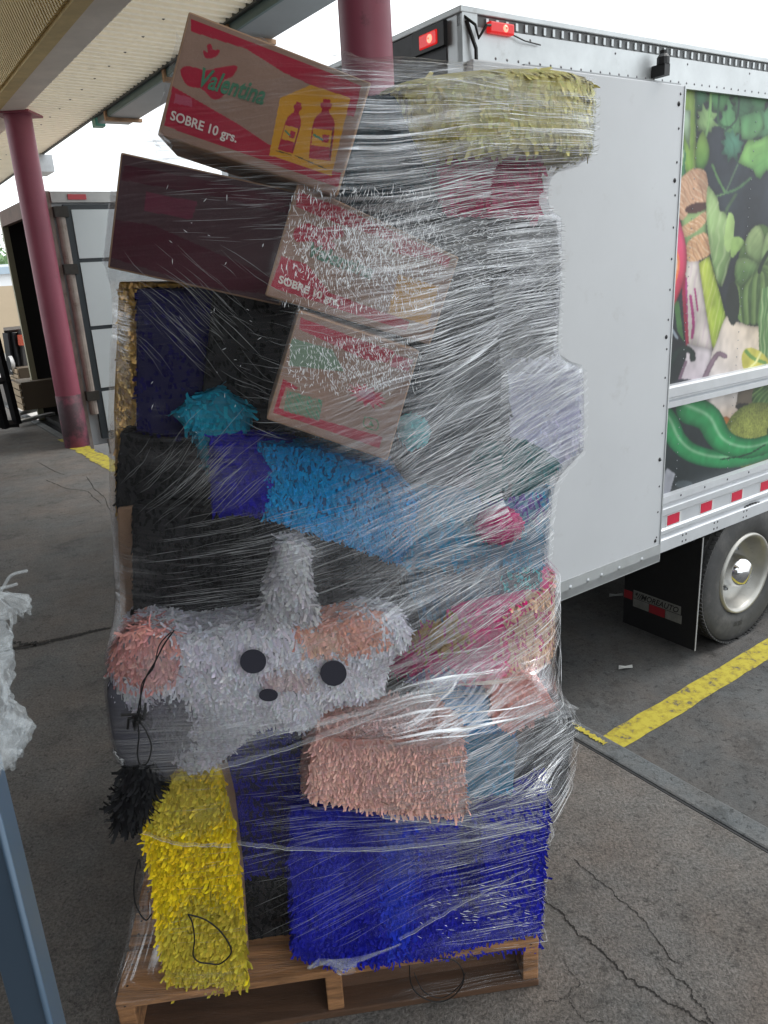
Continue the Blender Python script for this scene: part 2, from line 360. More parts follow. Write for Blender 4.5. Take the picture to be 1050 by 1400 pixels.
# ---------------------------------------------------------------- canopy
BZ = 3.25; B0 = np.array([-3.35, 8.03, BZ]); BA = R(123.3); BD = np.array([math.cos(BA), math.sin(BA), 0]); BO = np.array([math.sin(BA), -math.cos(BA), 0])  # BO outwards
def B(a, o_, z=BZ): return np.array([*(B0+BD*a+BO*o_)[:2], z])
can = empty('dock_canopy', B(0, 0, BZ), 'long canopy roof with cream corrugated soffit, slatted tan side and teal gutter', 'canopy')
# soffit: corrugation ridges run outwards
A0, A1, per = -11.5, 13.0, .105
n = int((A1-A0)/per); V = []; e = .89; prof = [(0, 0), (.40, 0), (.50, 1), (.90, 1)]; hc = .034
for k in range(n):
    for f_, h in prof: V += [B(A0+(k+f_)*per, .0, BZ+.015+h*hc), B(A0+(k+f_)*per, e, BZ-.005+h*hc)]
Fq = [(2*i, 2*i+1, 2*i+3, 2*i+2) for i in range(len(V)//2-1)]
soff = cream.copy(); soff.name = 'translucent cream sheet'; n_t = soff.node_tree; pr = n_t.nodes['Principled BSDF']; ot = n_t.nodes['Material Output']
tl_ = n_t.nodes.new('ShaderNodeBsdfTranslucent'); tl_.inputs[0].default_value = (.8, .74, .62, 1); mx_ = n_t.nodes.new('ShaderNodeMixShader'); mx_.inputs[0].default_value = .22
n_t.links.new(pr.outputs[0], mx_.inputs[1]); n_t.links.new(tl_.outputs[0], mx_.inputs[2]); n_t.links.new(mx_.outputs[0], ot.inputs[0])
o = mesh_obj('soffit_sheet', V, Fq, soff, can)
sm = domes([B(a, .12, BZ-.003) for a in np.arange(A0, 8, .42)]+[B(a, .5, BZ-.006) for a in np.arange(A0, 8, .42)], (0, .01, -1), .012)
sm.build('screw', mat('dark screw', (.06, .05, .045), .6), can)['kind'] = 'stuff'
mb = MB(); mb.box(B(A0, -.02, BZ-.035), BD*(A1-A0), BO*.2, PZ*.02); mb.build('beam_flange', mat('pale beam paint', srgb((240, 228, 216)), .6, 0, .1, 3), can)
mb = MB(); mb.box(B(A0, -.13, BZ-.045), BD*(A1-A0), BO*.105, PZ*.12); mb.build('edge_beam', tan, can)
# steep slatted side above the beam
dk = mat('slat gap shade', (.02, .017, .014), .9)  # near-black sheet behind the slats paints the shade in their gaps
la = R(72); up = -BO*math.cos(la)+PZ*math.sin(la); nrm = BO*math.sin(la)+PZ*math.cos(la)
mb = MB(); mb.box(B(-8, -.12, BZ+.0), BD*(16), up*2.4, nrm*.02); mb.build('gap_shade_sheet', dk, can)
sm_ = None
for k in range(300):
    a = -6.0+k*.055
    if sm_ is None:
        mb = MB(); mb.box(B(a, -.12, BZ-.02)-nrm*.045, BD*.028, up*2.4, nrm*.035)
        sm_ = mb.build('slat', tan, can); a_first = a
    else:
        c = sm_.copy(); COL.objects.link(c); c.parent = can; c.location = list(BD*(a-a_first))
# unseen high roof behind the slats, its length set to shade the load
mb = MB(); mb.box(B(A0, -.75, BZ+2.3), BD*(1.5-A0), -BO*9, PZ*.1); mb.build('roof_deck', mat('roof underside', (.10, .09, .08), .9), can)
# roof sheet above the soffit, and edge trim (irregular dark ends)
mb = MB(); mb.box(B(A0, .885, BZ-.015), BD*(A1-A0), BO*.03, PZ*.05); mb.build('soffit_trim', mat('dark trim', (.05, .055, .05), .6), can)
gut = empty('gutter', B(-1, 1.05, BZ), 'grey teal box gutter hung along the outer edge of the canopy', 'gutter')
ga = (ground(165, 160, BZ)-B0) @ BD
mb = MB(); mb.box(B(A0, .92, BZ-.07), BD*(ga-A0), BO*.02, PZ*.19); mb.build('gutter_inner_side', teal, gut)
mb = MB(); mb.box(B(A0, .94, BZ-.07), BD*(ga-A0), BO*.27, PZ*.02); mb.box(B(A0, 1.21, BZ-.07), BD*(ga-A0), BO*.02, PZ*.22); mb.build('gutter_trough', mat('pale grey gutter', srgb((150, 155, 158)), .5, .2, .08, 4), gut)
for aa in (ga-.35, ga-2.05, ga-3.3):
    mb = MB(); mb.box(B(aa, .90, BZ-.10), BD*.05, BO*.36, PZ*.03); mb.box(B(aa, .90, BZ-.07), BD*.05, BO*.018, PZ*.16); mb.build('bracket', mat('rusty bracket', srgb((165, 130, 100)), .7, 0, .3, 20), gut)
mb = MB(); mb.box(B(ga+.02, .90, BZ-.09), BD*.12, BO*.1, PZ*.14); mb.build('end_tab', mat('bright teal', srgb((90, 150, 135)), .5), gut)
gb = (ground(52, 232, BZ-.2)-B0) @ BD
mb = MB(); mb.box(B(gb, .7, BZ-.22), BD*.5, BO*.3, PZ*.2)
tag(mb.build('soffit_lamp', steelgrey, origin=B(gb, .7)), 'small grey box fixed under the far canopy corner beside the left column', 'lamp box')

# ---------------------------------------------------------------- columns
def column(x, y, r, label, top):
    c = empty('support_column', (x, y, 0), label, 'column', 'rose painted canopy columns')
    mb = MB(); mb.lathe((x, y, 0), (0, 0, 1), [(.0, r), (top, r)], 40)
    mb.build('shaft', polemat, c, True)
    mb = MB(); mb.lathe((x, y, 0), (0, 0, 1), [(0, r+.004), (.55, r+.004), (.551, r)], 40); mb.build('scuffed_base', mat('scuffed rose paint', srgb((62, 38, 46)), .6, 0, .3, 8, dirt=(srgb((120, 56, 74)), 3.5, .45, .6)), c, True)
    mb = MB(); mb.box((x-r*1.4, y-r*1.4, top-.02), (r*2.8, 0, 0), (0, r*2.8, 0), (0, 0, .02)); mb.build('cap_plate', polemat, c)
column(-3.245, 8.15, .125, 'rose painted round column beside the far trailer, blackened at its foot', BZ-.03)
column(.035, 3.02, .09, 'rose painted round column rising behind the wrapped pallet load', BZ+.0)

# ---------------------------------------------------------------- building behind
wallm = mat('warehouse wall', (.12, .11, .10), .9, 0, .1, 2)
mb = MB(); mb.box(D(-12, 7.5, 0), EDIR*19, EIN*.2, PZ*5.7)
tag(mb.build('warehouse_wall', wallm, origin=D(0, 7)), 'plain grey warehouse wall at the back of the loading dock', 'wall')

# ================================================================== TRAILER WITH THE VEGETABLE PICTURE
def boxblur(m, r_):
    p = np.pad(m.astype(float), r_, 'edge'); c = np.cumsum(np.pad(p, ((1, 0), (0, 0))), 0); p = (c[2*r_+1:]-c[:-2*r_-1])/(2*r_+1); c = np.cumsum(np.pad(p, ((0, 0), (1, 0))), 1); return (c[:, 2*r_+1:]-c[:, :-2*r_-1])/(2*r_+1)
class Art:
    rnd = 0
    """paints flat print on a grid; X, Y are the picture coordinates of every grid node"""
    def __init__(s, X, Y, bg):
        s.X, s.Y = X, Y; s.c = np.zeros(X.shape+(3,)); s.c[:] = bg
        rs = np.random.RandomState(3); s.rs = rs
    def mask(s, pts):
        X, Y = s.X, s.Y; m = np.zeros(X.shape, bool); n = len(pts)
        for i in range(n):
            x1, y1 = pts[i]; x2, y2 = pts[(i+1) % n]
            if y1 == y2: continue
            c = ((Y >= min(y1, y2)) & (Y < max(y1, y2))) & (X < (x2-x1)*(Y-y1)/(y2-y1)+x1); m ^= c
        return m
    def model(s, m):
        if not s.rnd: return
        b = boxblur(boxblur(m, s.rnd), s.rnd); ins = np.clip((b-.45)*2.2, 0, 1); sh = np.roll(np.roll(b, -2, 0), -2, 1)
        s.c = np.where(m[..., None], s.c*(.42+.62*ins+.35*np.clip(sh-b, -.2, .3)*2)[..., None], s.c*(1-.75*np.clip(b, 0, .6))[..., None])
    def put(s, m, col, k=None):
        col = np.asarray(col, float)
        if k is None: s.c[m] = col
        else:
            kk = (np.clip(k, 0, 1)*m)[..., None]; s.c = s.c*(1-kk)+col*kk
    def poly(s, pts, col, col2=None, axis=None, soft=None):
        m = s.mask(pts)
        if col2 is None: s.put(m, col); return m
        (x0, y0), (x1, y1) = axis; t = ((s.X-x0)*(x1-x0)+(s.Y-y0)*(y1-y0))/((x1-x0)**2+(y1-y0)**2); t = np.clip(t, 0, 1)[..., None]
        s.c = np.where(m[..., None], np.asarray(col)*(1-t)+np.asarray(col2)*t, s.c); s.model(m); return m
    def smooth(s, pts, *a, **k): return s.poly(catmull(pts), *a, **k)
    def ell(s, cx, cy, rx, ry, col, rot=0, edge=None, mask=None):
        c, q = math.cos(rot), math.sin(rot); dx, dy = s.X-cx, s.Y-cy; d = ((dx*c+dy*q)/rx)**2+((-dx*q+dy*c)/ry)**2; m = d < 1
        if mask is not None: m &= mask
        if edge is None: s.put(m, col)
        else:
            t = np.clip(d, 0, 1)[..., None]**1.5; s.c = np.where(m[..., None], np.asarray(col)*(1-t)+np.asarray(edge)*t, s.c)
        return m
    def stroke(s, pts, wd, col, edge=None, taper=None, mask=None, hi=None, sm=True):
        P = catmull(pts, closed=False) if sm and len(pts) > 2 else pts
        best = np.full(s.X.shape, 1e9); n = len(P)-1; side = np.zeros(s.X.shape)
        for i in range(n):
            x1, y1 = P[i]; x2, y2 = P[i+1]; dx, dy = x2-x1, y2-y1; L = dx*dx+dy*dy+1e-9
            t = np.clip(((s.X-x1)*dx+(s.Y-y1)*dy)/L, 0, 1); qx, qy = s.X-x1-t*dx, s.Y-y1-t*dy; ww = 1.0
            if taper: ww = taper[0]+(taper[1]-taper[0])*((i+t)/n)
            d = np.hypot(qx, qy)/(wd/2*ww); u = d < best; best = np.where(u, d, best); side = np.where(u, (dx*qy-dy*qx)/math.sqrt(L)/(wd/2*ww), side)
        m = best < 1
        if mask is not None: m &= mask
        if edge is None: s.put(m, col)
        else:
            t = np.clip(best, 0, 1)[..., None]**2; s.c = np.where(m[..., None], np.asarray(col)*(1-t)+np.asarray(edge)*t, s.c)
        if hi is not None:
            k = np.exp(-((side-hi[0])/hi[1])**2)*hi[2]; s.put(m, hi[3], k)
        return m
    def lines(s, m, ang, period, col, k=.5, wob=2., sharp=.0):
        a = s.X*math.cos(ang)+s.Y*math.sin(ang); b = -s.X*math.sin(ang)+s.Y*math.cos(ang)
        q = a+wob*np.sin(b/11.)+wob*.5*np.sin(b/4.3+a/7); v = (np.sin(2*math.pi*q/period)+.6*np.sin(2*math.pi*q/period*1.73+b/9)+.5*np.sin(2*math.pi*q/period*.61+b/23+1))/1.5; s.put(m, col, np.clip((v-sharp)/(1-sharp), 0, 1)*k)
    def grain(s, m, amt):
        s.c = np.where(m[..., None], s.c*(1+amt*(s.rs.rand(*s.X.shape)[..., None]*2-1)), s.c)
def catmull(pts, closed=True, k=7):
    P = [np.array(p, float) for p in pts]; n = len(P); o = []
    rg = range(n) if closed else range(n-1)
    for i in rg:
        if closed: a, b, c, d = P[(i-1) % n], P[i], P[(i+1) % n], P[(i+2) % n]
        else: a, b, c, d = P[max(i-1, 0)], P[i], P[i+1], P[min(i+2, n-1)]
        for j in range(k):
            t = j/k; o.append(.5*((2*b)+(-a+c)*t+(2*a-5*b+4*c-d)*t*t+(-a+3*b-3*c+d)*t**3))
    if not closed: o.append(P[-1])
    return [tuple(x) for x in o]
def sr(*c): return np.array(srgb(c))
def grid_mesh(name, P, cols, m, parent):
    h, w_ = P.shape[:2]; idx = np.arange(h*w_).reshape(h, w_)
    F = np.stack([idx[:-1, :-1], idx[:-1, 1:], idx[1:, 1:], idx[1:, :-1]], -1).reshape(-1, 4)
    org = ORG[parent.name]; V = (P.reshape(-1, 3)-org)
    me = bpy.data.meshes.new(name); me.vertices.add(len(V)); me.vertices.foreach_set('co', V.ravel())
    me.loops.add(F.size); me.loops.foreach_set('vertex_index', F.ravel().astype(np.int32)); me.polygons.add(len(F))
    me.polygons.foreach_set('loop_start', np.arange(0, F.size, 4, dtype=np.int32)); me.update(calc_edges=True)
    ca = me.color_attributes.new('Col', 'FLOAT_COLOR', 'POINT'); c = np.ones((len(V), 4)); c[:, :3] = cols.reshape(-1, 3); ca.data.foreach_set('color', c.ravel())
    me.materials.append(m); o = bpy.data.objects.new(name, me); link(o, parent); return o

LEN = 8.6; WID = 2.45
tr = empty('cargo_trailer', T(-2.43, 0, -1.0), 'white box trailer with a vegetable picture along its side, backed up to the dock', 'trailer')
Z0, Z1 = -.085, 2.60
# body shell
mb = MB(); mb.box(*tbox(-2.40, LEN, .035, .075, Z0+.02, Z1-.03)); mb.build('side_wall', trailwhite, tr)
mb = MB(); mb.box(*tbox(-2.40, LEN, WID-.07, WID-.03, Z0+.02, Z1-.03)); mb.build('side_wall', trailwhite, tr)
mb = MB(); mb.box(*tbox(LEN-.05, LEN, .08, WID-.08, Z0+.05, Z1-.03)); mb.build('front_wall', trailwhite, tr)
mb = MB(); mb.box(*tbox(-2.38, LEN-.05, .08, WID-.08, -.06, .0)); mb.build('cargo_floor', mat('worn planks', (.1, .07, .045), .8, 0, .25, 6), tr)
mb = MB(); mb.box(*tbox(-2.44, LEN, .0, WID-.02, Z1-.012, Z1+.012)); bevel(mb.build('roof', alu, tr), .004)
# top rail: flat band, dark gap with teeth, cap
mb = MB(); mb.box(*tbox(-2.43, LEN, .005, .035, 2.415, 2.545)); mb.build('top_rail', alu, tr)
mb = MB(); mb.box(*tbox(-2.43, LEN, .012, .035, 2.545, 2.587)); mb.build('rail_groove', mat('dark groove', (.16, .165, .17), .6), tr)
mb = MB()
for k in range(int((LEN+2.3)/.055)): mb.box(*tbox(-2.3+k*.055, -2.3+k*.055+.014, .004, .012, 2.552, 2.580))
tag(mb.build('rail_tooth', alu, tr), kind='stuff')
mb = MB()
for a, b in ((-1.62, -1.02),): mb.box(*tbox(-2.1, -1.02, -.012, .006, 2.395, 2.43))
mb.build('rain_strip', mat('grey strip', (.3, .31, .32), .5, .3), tr)
domes([T(s_, .005, 2.44) for s_ in np.arange(-2.25, 1.5, .065)]+[T(s_, .005, 2.525) for s_ in np.arange(-2.05, 1.5, .55)], -TN, .0065, .004).build('rivet', mat('rivet', (.2, .2, .21), .4, .6), tr)['kind'] = 'stuff'
# rear corner post and header
mb = MB(); mb.box(*tbox(-2.43, -2.35, .002, .1, -.3, 2.59)); mb.build('corner_post', alu, tr)
mb = MB(); mb.box(*tbox(-2.43, -2.35, WID-.12, WID-.02, -.3, 2.59)); mb.build('corner_post', alu, tr)
mb = MB(); mb.box(*tbox(-2.435, -2.36, .1, WID-.12, 2.43, 2.585)); mb.build('rear_header', mat('header dark', (.045, .045, .05), .5, .3, .3, 8), tr)
mb = MB(); mb.box(*tbox(-2.435, -2.36, .1, WID-.12, -.28, -.07)); mb.build('rear_sill', steelgrey, tr)
redl = mat('red lamp glass', (.3, .004, .006), .25, 0, emis=((1., .02, .02), .28))
hot = mat('lit red bulb', (.9, .05, .05), .3, 0, emis=((1., .12, .08), 2.6))
def lamp(p, a, b, c, bulb, parent=tr):
    mb = MB(); mb.box(p, a, b, c); o = bevel(mb.build('marker_lamp', redl, parent), .006, 2)
    return o
lm = lamp(T(-2.46, .13, 2.505), TS*.03, TN*.12, PZ*.055, None)
mb = MB(); mb.lathe(T(-2.462, .175, 2.533), TS, [(-.006, .004), (0, .016), (.01, .017)], 16); mb.build('bulb', hot, tr)
mb = MB(); mb.box(T(-2.455, .09, 2.492), TS*.02, TN*.21, PZ*.088); mb.build('lamp_bracket', blackmetal, tr)
lamp(T(-2.30, -.02, 2.526), TS*.135, TN*.026, PZ*.042, None)
mb = MB(); mb.lathe(T(-2.215, -.02, 2.547), -TN, [(.006, .004), (0, .014), (-.005, .014)], 16); mb.build('bulb', hot, tr)
wm = mat('black wire', (.01, .01, .01), .5)
mb = MB(); mb.tube([T(-2.42, .01, 2.58), T(-2.39, -.03, 2.54), T(-2.36, -.015, 2.50), T(-2.33, -.03, 2.545), T(-2.30, -.02, 2.55)], .006, 6)
mb.tube([T(-2.41, .0, 2.56), T(-2.38, -.02, 2.46), T(-2.375, -.015, 2.42)], .008, 6); mb.build('lamp_wire', wm, tr)
mb = MB(); mb.tube([T(-2.18, -.008, 2.535), T(-2.1, -.012, 2.515), T(-2.0, -.006, 2.51)], .003, 5); mb.build('lamp_wire', wm, tr)
# swing door folded flat along the side
mb = MB(); mb.box(*tbox(-2.42, -1.03, -.045, -.002, -.06, 2.415)); dr = bevel(mb.build('folded_door', trailwhite, tr), .005)
def child(mb, name, m, smooth=False):
    o = mb.build(name, m, tr, smooth); o.parent = dr; return o
mb = MB(); mb.box(*tbox(-2.42, -1.03, -.05, -.045, -.105, .0)); mb.box(*tbox(-2.42, -1.03, -.05, -.0, -.11, -.06)); child(mb, 'door_kick_strip', alu)
mb = MB(); mb.box(*tbox(-1.036, -1.028, -.05, .002, -.1, 2.412)); child(mb, 'door_edge', alu)
child(domes([T(-1.065, -.046, z) for z in np.arange(.05, 2.38, .155)], -TN, .007, .004), 'door_rivet', mat('dark rivet', (.08, .08, .085), .5, .5))
child(domes([T(-1.075, -.046, z) for z in (2.33, 1.98, 1.2, .52, .03)], -TN, .012, .008, 10), 'door_bolt', blackmetal)
for s_ in (-1.9, -1.8, -1.66, -1.55, -1.4, -1.2): child(domes([T(s_, -.051, -.05)], -TN, .014, .006, 12), 'strip_bolt', steelgrey)
mb = MB(); mb.box(*tbox(-1.24, -1.20, -.075, -.0, 2.44, 2.49)); mb.lathe(T(-1.22, -.05, 2.49), (0, 0, 1), [(0, .03), (.03, .03), (.045, .018), (.06, .018)], 14)
mb.build('door_hook', blackmetal, tr)
mb = MB(); mb.box(*tbox(-2.28, -2.22, -.07, -.04, 1.2, 1.3)); child(mb, 'hinge_plate', steelgrey)

# ---- printed side panel
def side_art():
    s0, s1, z0, z1 = -1.03, 1.25, .265, 2.415
    cell = .0062; ns, nz = int((s1-s0)/cell), int((z1-z0)/cell)
    Sg, Zg = np.meshgrid(np.linspace(s0, s1, ns), np.linspace(z1, z0, nz))
    P = TW+Sg[..., None]*TS+TN*.031+Zg[..., None]*PZ
    q = proj(P); X, Y = q[..., 0].copy(), q[..., 1].copy()
    A = Art(X, Y, sr(52, 58, 70)); al = np.ones(X.shape, bool)
    A.rnd = 4
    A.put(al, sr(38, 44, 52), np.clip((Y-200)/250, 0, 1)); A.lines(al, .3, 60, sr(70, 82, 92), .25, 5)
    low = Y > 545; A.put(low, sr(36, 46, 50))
    rs = np.random.RandomState(5)
    def leaf(cx, cy, r, col, n=9, rot=0., asp=1.4, light=None):
        pts = []
        for i in range(n*2):
            t = rot+math.pi*2*i/(n*2); rr = r*(1 if i % 2 else .62)*rs.uniform(.8, 1.15); x, y = rr*math.cos(t), rr*asp*math.sin(t); pts.append((cx+x, cy+y))
        m_ = A.poly(pts, col, col*1.2, ((cx-r, cy-r), (cx+r, cy+r))); A.put(m_, light if light is not None else col*1.35, np.clip((X-cx)/r*.5+.3-.4*(Y-cy)/r, 0, 1)*.6); A.lines(m_, rot+1.2, r*.5, col*.55, .45, 2, .4); return m_
    for cx, cy, r, c in ((948, 125, 26, sr(66, 120, 86)), (985, 128, 24, sr(84, 140, 88)), (1003, 165, 22, sr(98, 155, 104)), (1030, 130, 30, sr(80, 138, 92)), (1045, 170, 20, sr(96, 150, 108)), (965, 165, 17, sr(140, 175, 115)), (1002, 198, 17, sr(74, 125, 104)), (1016, 150, 16, sr(70, 118, 84)), (1075, 140, 30, sr(80, 132, 92)), (1095, 190, 30, sr(74, 126, 84))):
        leaf(cx, cy, r, c, rot=rs.rand()*3)
    A.stroke([(985, 118), (982, 165), (1000, 175)], 3, sr(50, 90, 60)); A.stroke([(1010, 118), (1008, 160), (990, 180)], 2.5, sr(52, 70, 66))
    m_ = A.poly([(1009, 222), (1018, 200), (1024, 190), (1036, 192), (1052, 184), (1075, 200), (1070, 225), (1052, 236), (1048, 232), (1040, 244), (1034, 243), (1030, 232), (1020, 228)], sr(150, 200, 112), sr(96, 160, 92), ((1012, 190), (1060, 240))); A.lines(m_, .9, 9, sr(80, 140, 84), .3, 2, .5)
    A.poly([(1012, 160), (1040, 150), (1046, 175), (1028, 192), (1014, 190)], sr(96, 158, 104), sr(120, 178, 118), ((1012, 160), (1030, 190)))
    for p, w_, c in (([(974, 226), (982, 245), (992, 264)], 3, sr(98, 140, 88)), ([(992, 264), (1000, 245), (1009, 224)], 2, sr(94, 120, 96)), ([(992, 264), (1008, 258), (1026, 244)], 3.2, sr(92, 132, 92)), ([(978, 269), (990, 265)], 2, sr(110, 150, 100)), ([(1006, 266), (996, 282), (990, 296)], 4, sr(76, 100, 74))): A.stroke(p, w_, c)
    # leek tops
    A.poly([(921, 100), (952, 100), (953, 240), (930, 245), (921, 215)], sr(92, 148, 100), sr(62, 120, 92), ((921, 115), (930, 240)))
    m_ = A.poly([(930, 100), (949, 100), (951, 180), (952, 236), (938, 242), (934, 185), (931, 140)], sr(150, 178, 86), sr(140, 188, 78), ((930, 110), (950, 240))); A.lines(m_, 0, 6, sr(190, 208, 130), .4, .6)
    A.poly([(932, 150), (944, 152), (943, 206), (937, 190), (933, 170)], sr(196, 222, 196), sr(170, 205, 150), ((932, 150), (944, 200)))
    m_ = A.poly([(922, 225), (932, 196), (938, 210), (934, 248), (923, 248)], sr(70, 130, 86)); A.stroke([(935, 205), (930, 240)], 1.4, sr(200, 220, 180))
    A.stroke([(972, 100), (971, 150), (966, 182), (957, 208)], 3.4, sr(150, 194, 122), edge=sr(100, 150, 84)); A.smooth([(952, 200), (961, 180), (970, 205), (966, 225), (956, 235), (951, 222)], sr(150, 190, 90), sr(92, 150, 70), ((952, 190), (966, 230)))
    # white-pink and green leek shafts below the raffia
    m_ = A.poly([(936, 356), (956, 356), (966, 420), (976, 478), (950, 512), (938, 485), (935, 400)], sr(222, 212, 202), sr(230, 218, 214), ((936, 400), (970, 400))); A.lines(m_, 0.12, 7, sr(196, 160, 190), .35, .6)
    for p, w_ in (([(944, 405), (948, 440), (946, 462)], 4), ([(950, 395), (954, 425)], 2.5), ([(938, 380), (940, 470)], 3)): A.stroke(p, w_, sr(184, 62, 134))
    A.stroke([(936, 358), (935, 400), (940, 472)], 4.5, sr(168, 40, 74)); A.stroke([(925, 415), (932, 470)], 7, sr(74, 118, 66))
    m_ = A.poly([(955, 360), (970, 350), (984, 400), (994, 440), (984, 482), (974, 476), (966, 430)], sr(204, 216, 92), sr(150, 180, 60), ((957, 400), (988, 400))); A.lines(m_, .2, 5, sr(228, 232, 150), .5, .5, .3)
    m_ = A.smooth([(974, 480), (992, 434), (1006, 440), (1040, 448), (1048, 495), (1010, 560), (985, 566), (950, 560), (940, 515), (958, 480)], sr(220, 212, 212), sr(226, 208, 186), ((960, 520), (1045, 470))); A.put(m_, sr(170, 156, 170), np.clip((Y-500)/70, 0, 1)*.6)
    A.poly([(940, 470), (974, 478), (960, 560), (925, 560), (928, 500)], sr(222, 212, 216), sr(200, 184, 196), ((950, 470), (945, 560)))
    # raffia ties
    def raffia(pts, c):
        m2 = A.smooth(pts, c); A.lines(m2, -.9, 4.2, sr(248, 226, 196), .65, 2.5, .1); A.lines(m2, -.5, 7, sr(150, 92, 66), .6, 2, .35); A.grain(m2, .12)
    A.poly([(930, 292), (966, 285), (967, 335), (938, 345)], sr(152, 178, 120), sr(120, 150, 100), ((930, 300), (966, 330)))
    raffia([(921, 252), (935, 240), (950, 230), (965, 236), (968, 262), (966, 282), (950, 280), (934, 300), (925, 292), (921, 272)], sr(214, 166, 134))
    A.ell(952, 284, 16, 7, sr(78, 44, 42), -.25); raffia([(932, 312), (948, 300), (964, 290), (968, 298), (955, 314), (936, 324)], sr(204, 158, 118)); raffia([(940, 332), (952, 322), (966, 320), (972, 344), (960, 354), (944, 358), (938, 350)], sr(214, 164, 122))
    A.stroke([(965, 290), (972, 300), (970, 310)], 2, sr(196, 120, 100))
    # pink bulb
    A.smooth([(905, 290), (922, 285), (932, 310), (939, 345), (936, 380), (920, 420), (900, 435)], sr(222, 84, 128), sr(206, 52, 74), ((920, 300), (920, 420))); A.ell(916, 362, 12, 24, sr(236, 196, 160)); A.stroke([(922, 335), (928, 360), (922, 388), (916, 400)], 3, sr(240, 128, 80))
    # pale pod leaves
    m_ = A.smooth([(967, 257), (975, 262), (982, 275), (984, 288), (992, 292), (998, 312), (1000, 345), (994, 372), (986, 392), (979, 380), (972, 350), (966, 300)], sr(160, 188, 128), sr(110, 142, 86), ((968, 280), (996, 380))); A.lines(m_, .15, 9, sr(196, 212, 164), .4, 2)
    A.smooth([(996, 292), (1004, 300), (1002, 330), (996, 345), (990, 330)], sr(172, 202, 128)); A.smooth([(1000, 328), (1010, 324), (1018, 332), (1008, 345), (1000, 352)], sr(160, 194, 112))
    # green pumpkin with petal cap
    m_ = A.smooth([(1004, 392), (1010, 350), (1018, 330), (1036, 308), (1052, 312), (1072, 335), (1080, 400), (1066, 440), (1030, 446), (1008, 434)], sr(98, 130, 70), sr(46, 66, 44), ((1015, 340), (1035, 445)))
    for k in range(7): A.stroke([(1040, 362), (1010+k*11, 385+(k % 2)*6), (1012+k*9, 440)], 9, sr(104, 134, 74), edge=sr(54, 80, 44), mask=m_, hi=(-.3, .3, .35, sr(150, 172, 112)))
    for p in ([(1038, 362), (1020, 345), (1022, 322), (1037, 308), (1046, 330)], [(1038, 362), (1012, 352), (1004, 372), (1012, 392), (1026, 380)], [(1040, 360), (1048, 320), (1062, 318), (1060, 350)]):
        m2 = A.smooth(p, sr(172, 194, 134), sr(92, 126, 72), ((1030, 315), (1038, 370))); A.lines(m2, .5, 5, sr(120, 150, 92), .35, 1.5)
    A.stroke([(1050, 345), (1041, 362), (1038, 372)], 5, sr(30, 48, 32)); A.ell(1002, 415, 9, 30, sr(34, 42, 40))
    # courgette and its flower
    m_ = A.poly([(1042, 395), (1080, 380), (1080, 505), (1038, 500), (1037, 440)], sr(104, 146, 88)); A.lines(m_, .02, 4.5, sr(196, 214, 160), .7, 1, .1); A.lines(m_, .02, 9, sr(54, 92, 50), .5, 1, .2)
    A.smooth([(1014, 490), (1018, 478), (1030, 476), (1046, 486), (1050, 500), (1036, 508), (1018, 506)], sr(202, 194, 90)); A.stroke([(1020, 480), (1030, 490), (1046, 496)], 5, sr(110, 150, 76)); A.stroke([(1022, 505), (1034, 494), (1040, 482)], 3, sr(226, 224, 150))
    # aubergines and curled stems
    A.smooth([(905, 435), (918, 442), (932, 462), (936, 480), (926, 520), (905, 540)], sr(24, 29, 38)); A.stroke([(917, 448), (926, 462)], 3, sr(150, 160, 172)); A.poly([(912, 480), (940, 478), (936, 500), (925, 535), (910, 535)], sr(26, 36, 40)); A.stroke([(916, 500), (924, 484), (936, 476), (946, 482), (947, 491)], 8, sr(26, 48, 44), edge=sr(18, 34, 34)); A.stroke([(925, 530), (934, 505), (938, 495)], 4, sr(130, 104, 122))
    A.stroke([(962, 520), (972, 498), (982, 484), (991, 487)], 7, sr(142, 118, 132), edge=sr(104, 84, 100)); A.ell(936, 524, 14, 6, sr(44, 46, 58))
    # below the rub rail: white stub, melon, squash, chillies
    m_ = A.poly([(966, 540), (1012, 530), (1012, 556), (998, 590), (985, 580), (972, 562)], sr(214, 206, 202), sr(196, 164, 130), ((985, 545), (992, 588))); A.ell(992, 578, 7, 9, sr(186, 118, 56), edge=sr(140, 84, 50))
    A.poly([(1010, 530), (1040, 522), (1040, 552), (1006, 556)], sr(96, 86, 74)); A.ell(1018, 556, 13, 5, sr(36, 34, 34))
    m_ = A.ell(1045, 545, 17, 24, sr(60, 100, 48), edge=sr(30, 56, 30)); A.lines(m_, .6, 5, sr(150, 180, 110), .6, 2)
    m_ = A.ell(1040, 598, 50, 48, sr(150, 158, 78), edge=sr(88, 100, 44)); A.grain(m_, .5); A.ell(1060, 590, 12, 12, sr(60, 74, 36), mask=m_)
    A.stroke([(895, 556), (912, 574), (926, 602), (948, 620), (985, 628), (1030, 622), (1090, 600)], 27, sr(52, 160, 96), edge=sr(18, 92, 58), taper=(1.1, .8), hi=(-.25, .14, .55, sr(176, 224, 184)))
    A.stroke([(945, 560), (968, 572), (985, 600), (1010, 612), (1040, 610), (1090, 590)], 38, sr(50, 160, 94), edge=sr(16, 88, 54), taper=(1.1, .55), hi=(-.15, .12, .6, sr(170, 222, 180)))
    A.stroke([(985, 628), (1020, 622), (1046, 608)], 2, sr(20, 60, 44))
    A.poly([(897, 672), (905, 655), (912, 640), (923, 648), (914, 680), (900, 684)], sr(176, 178, 188)); A.ell(935, 662, 12, 5, sr(74, 86, 92))
    return P, A.c
P_, c_ = side_art()
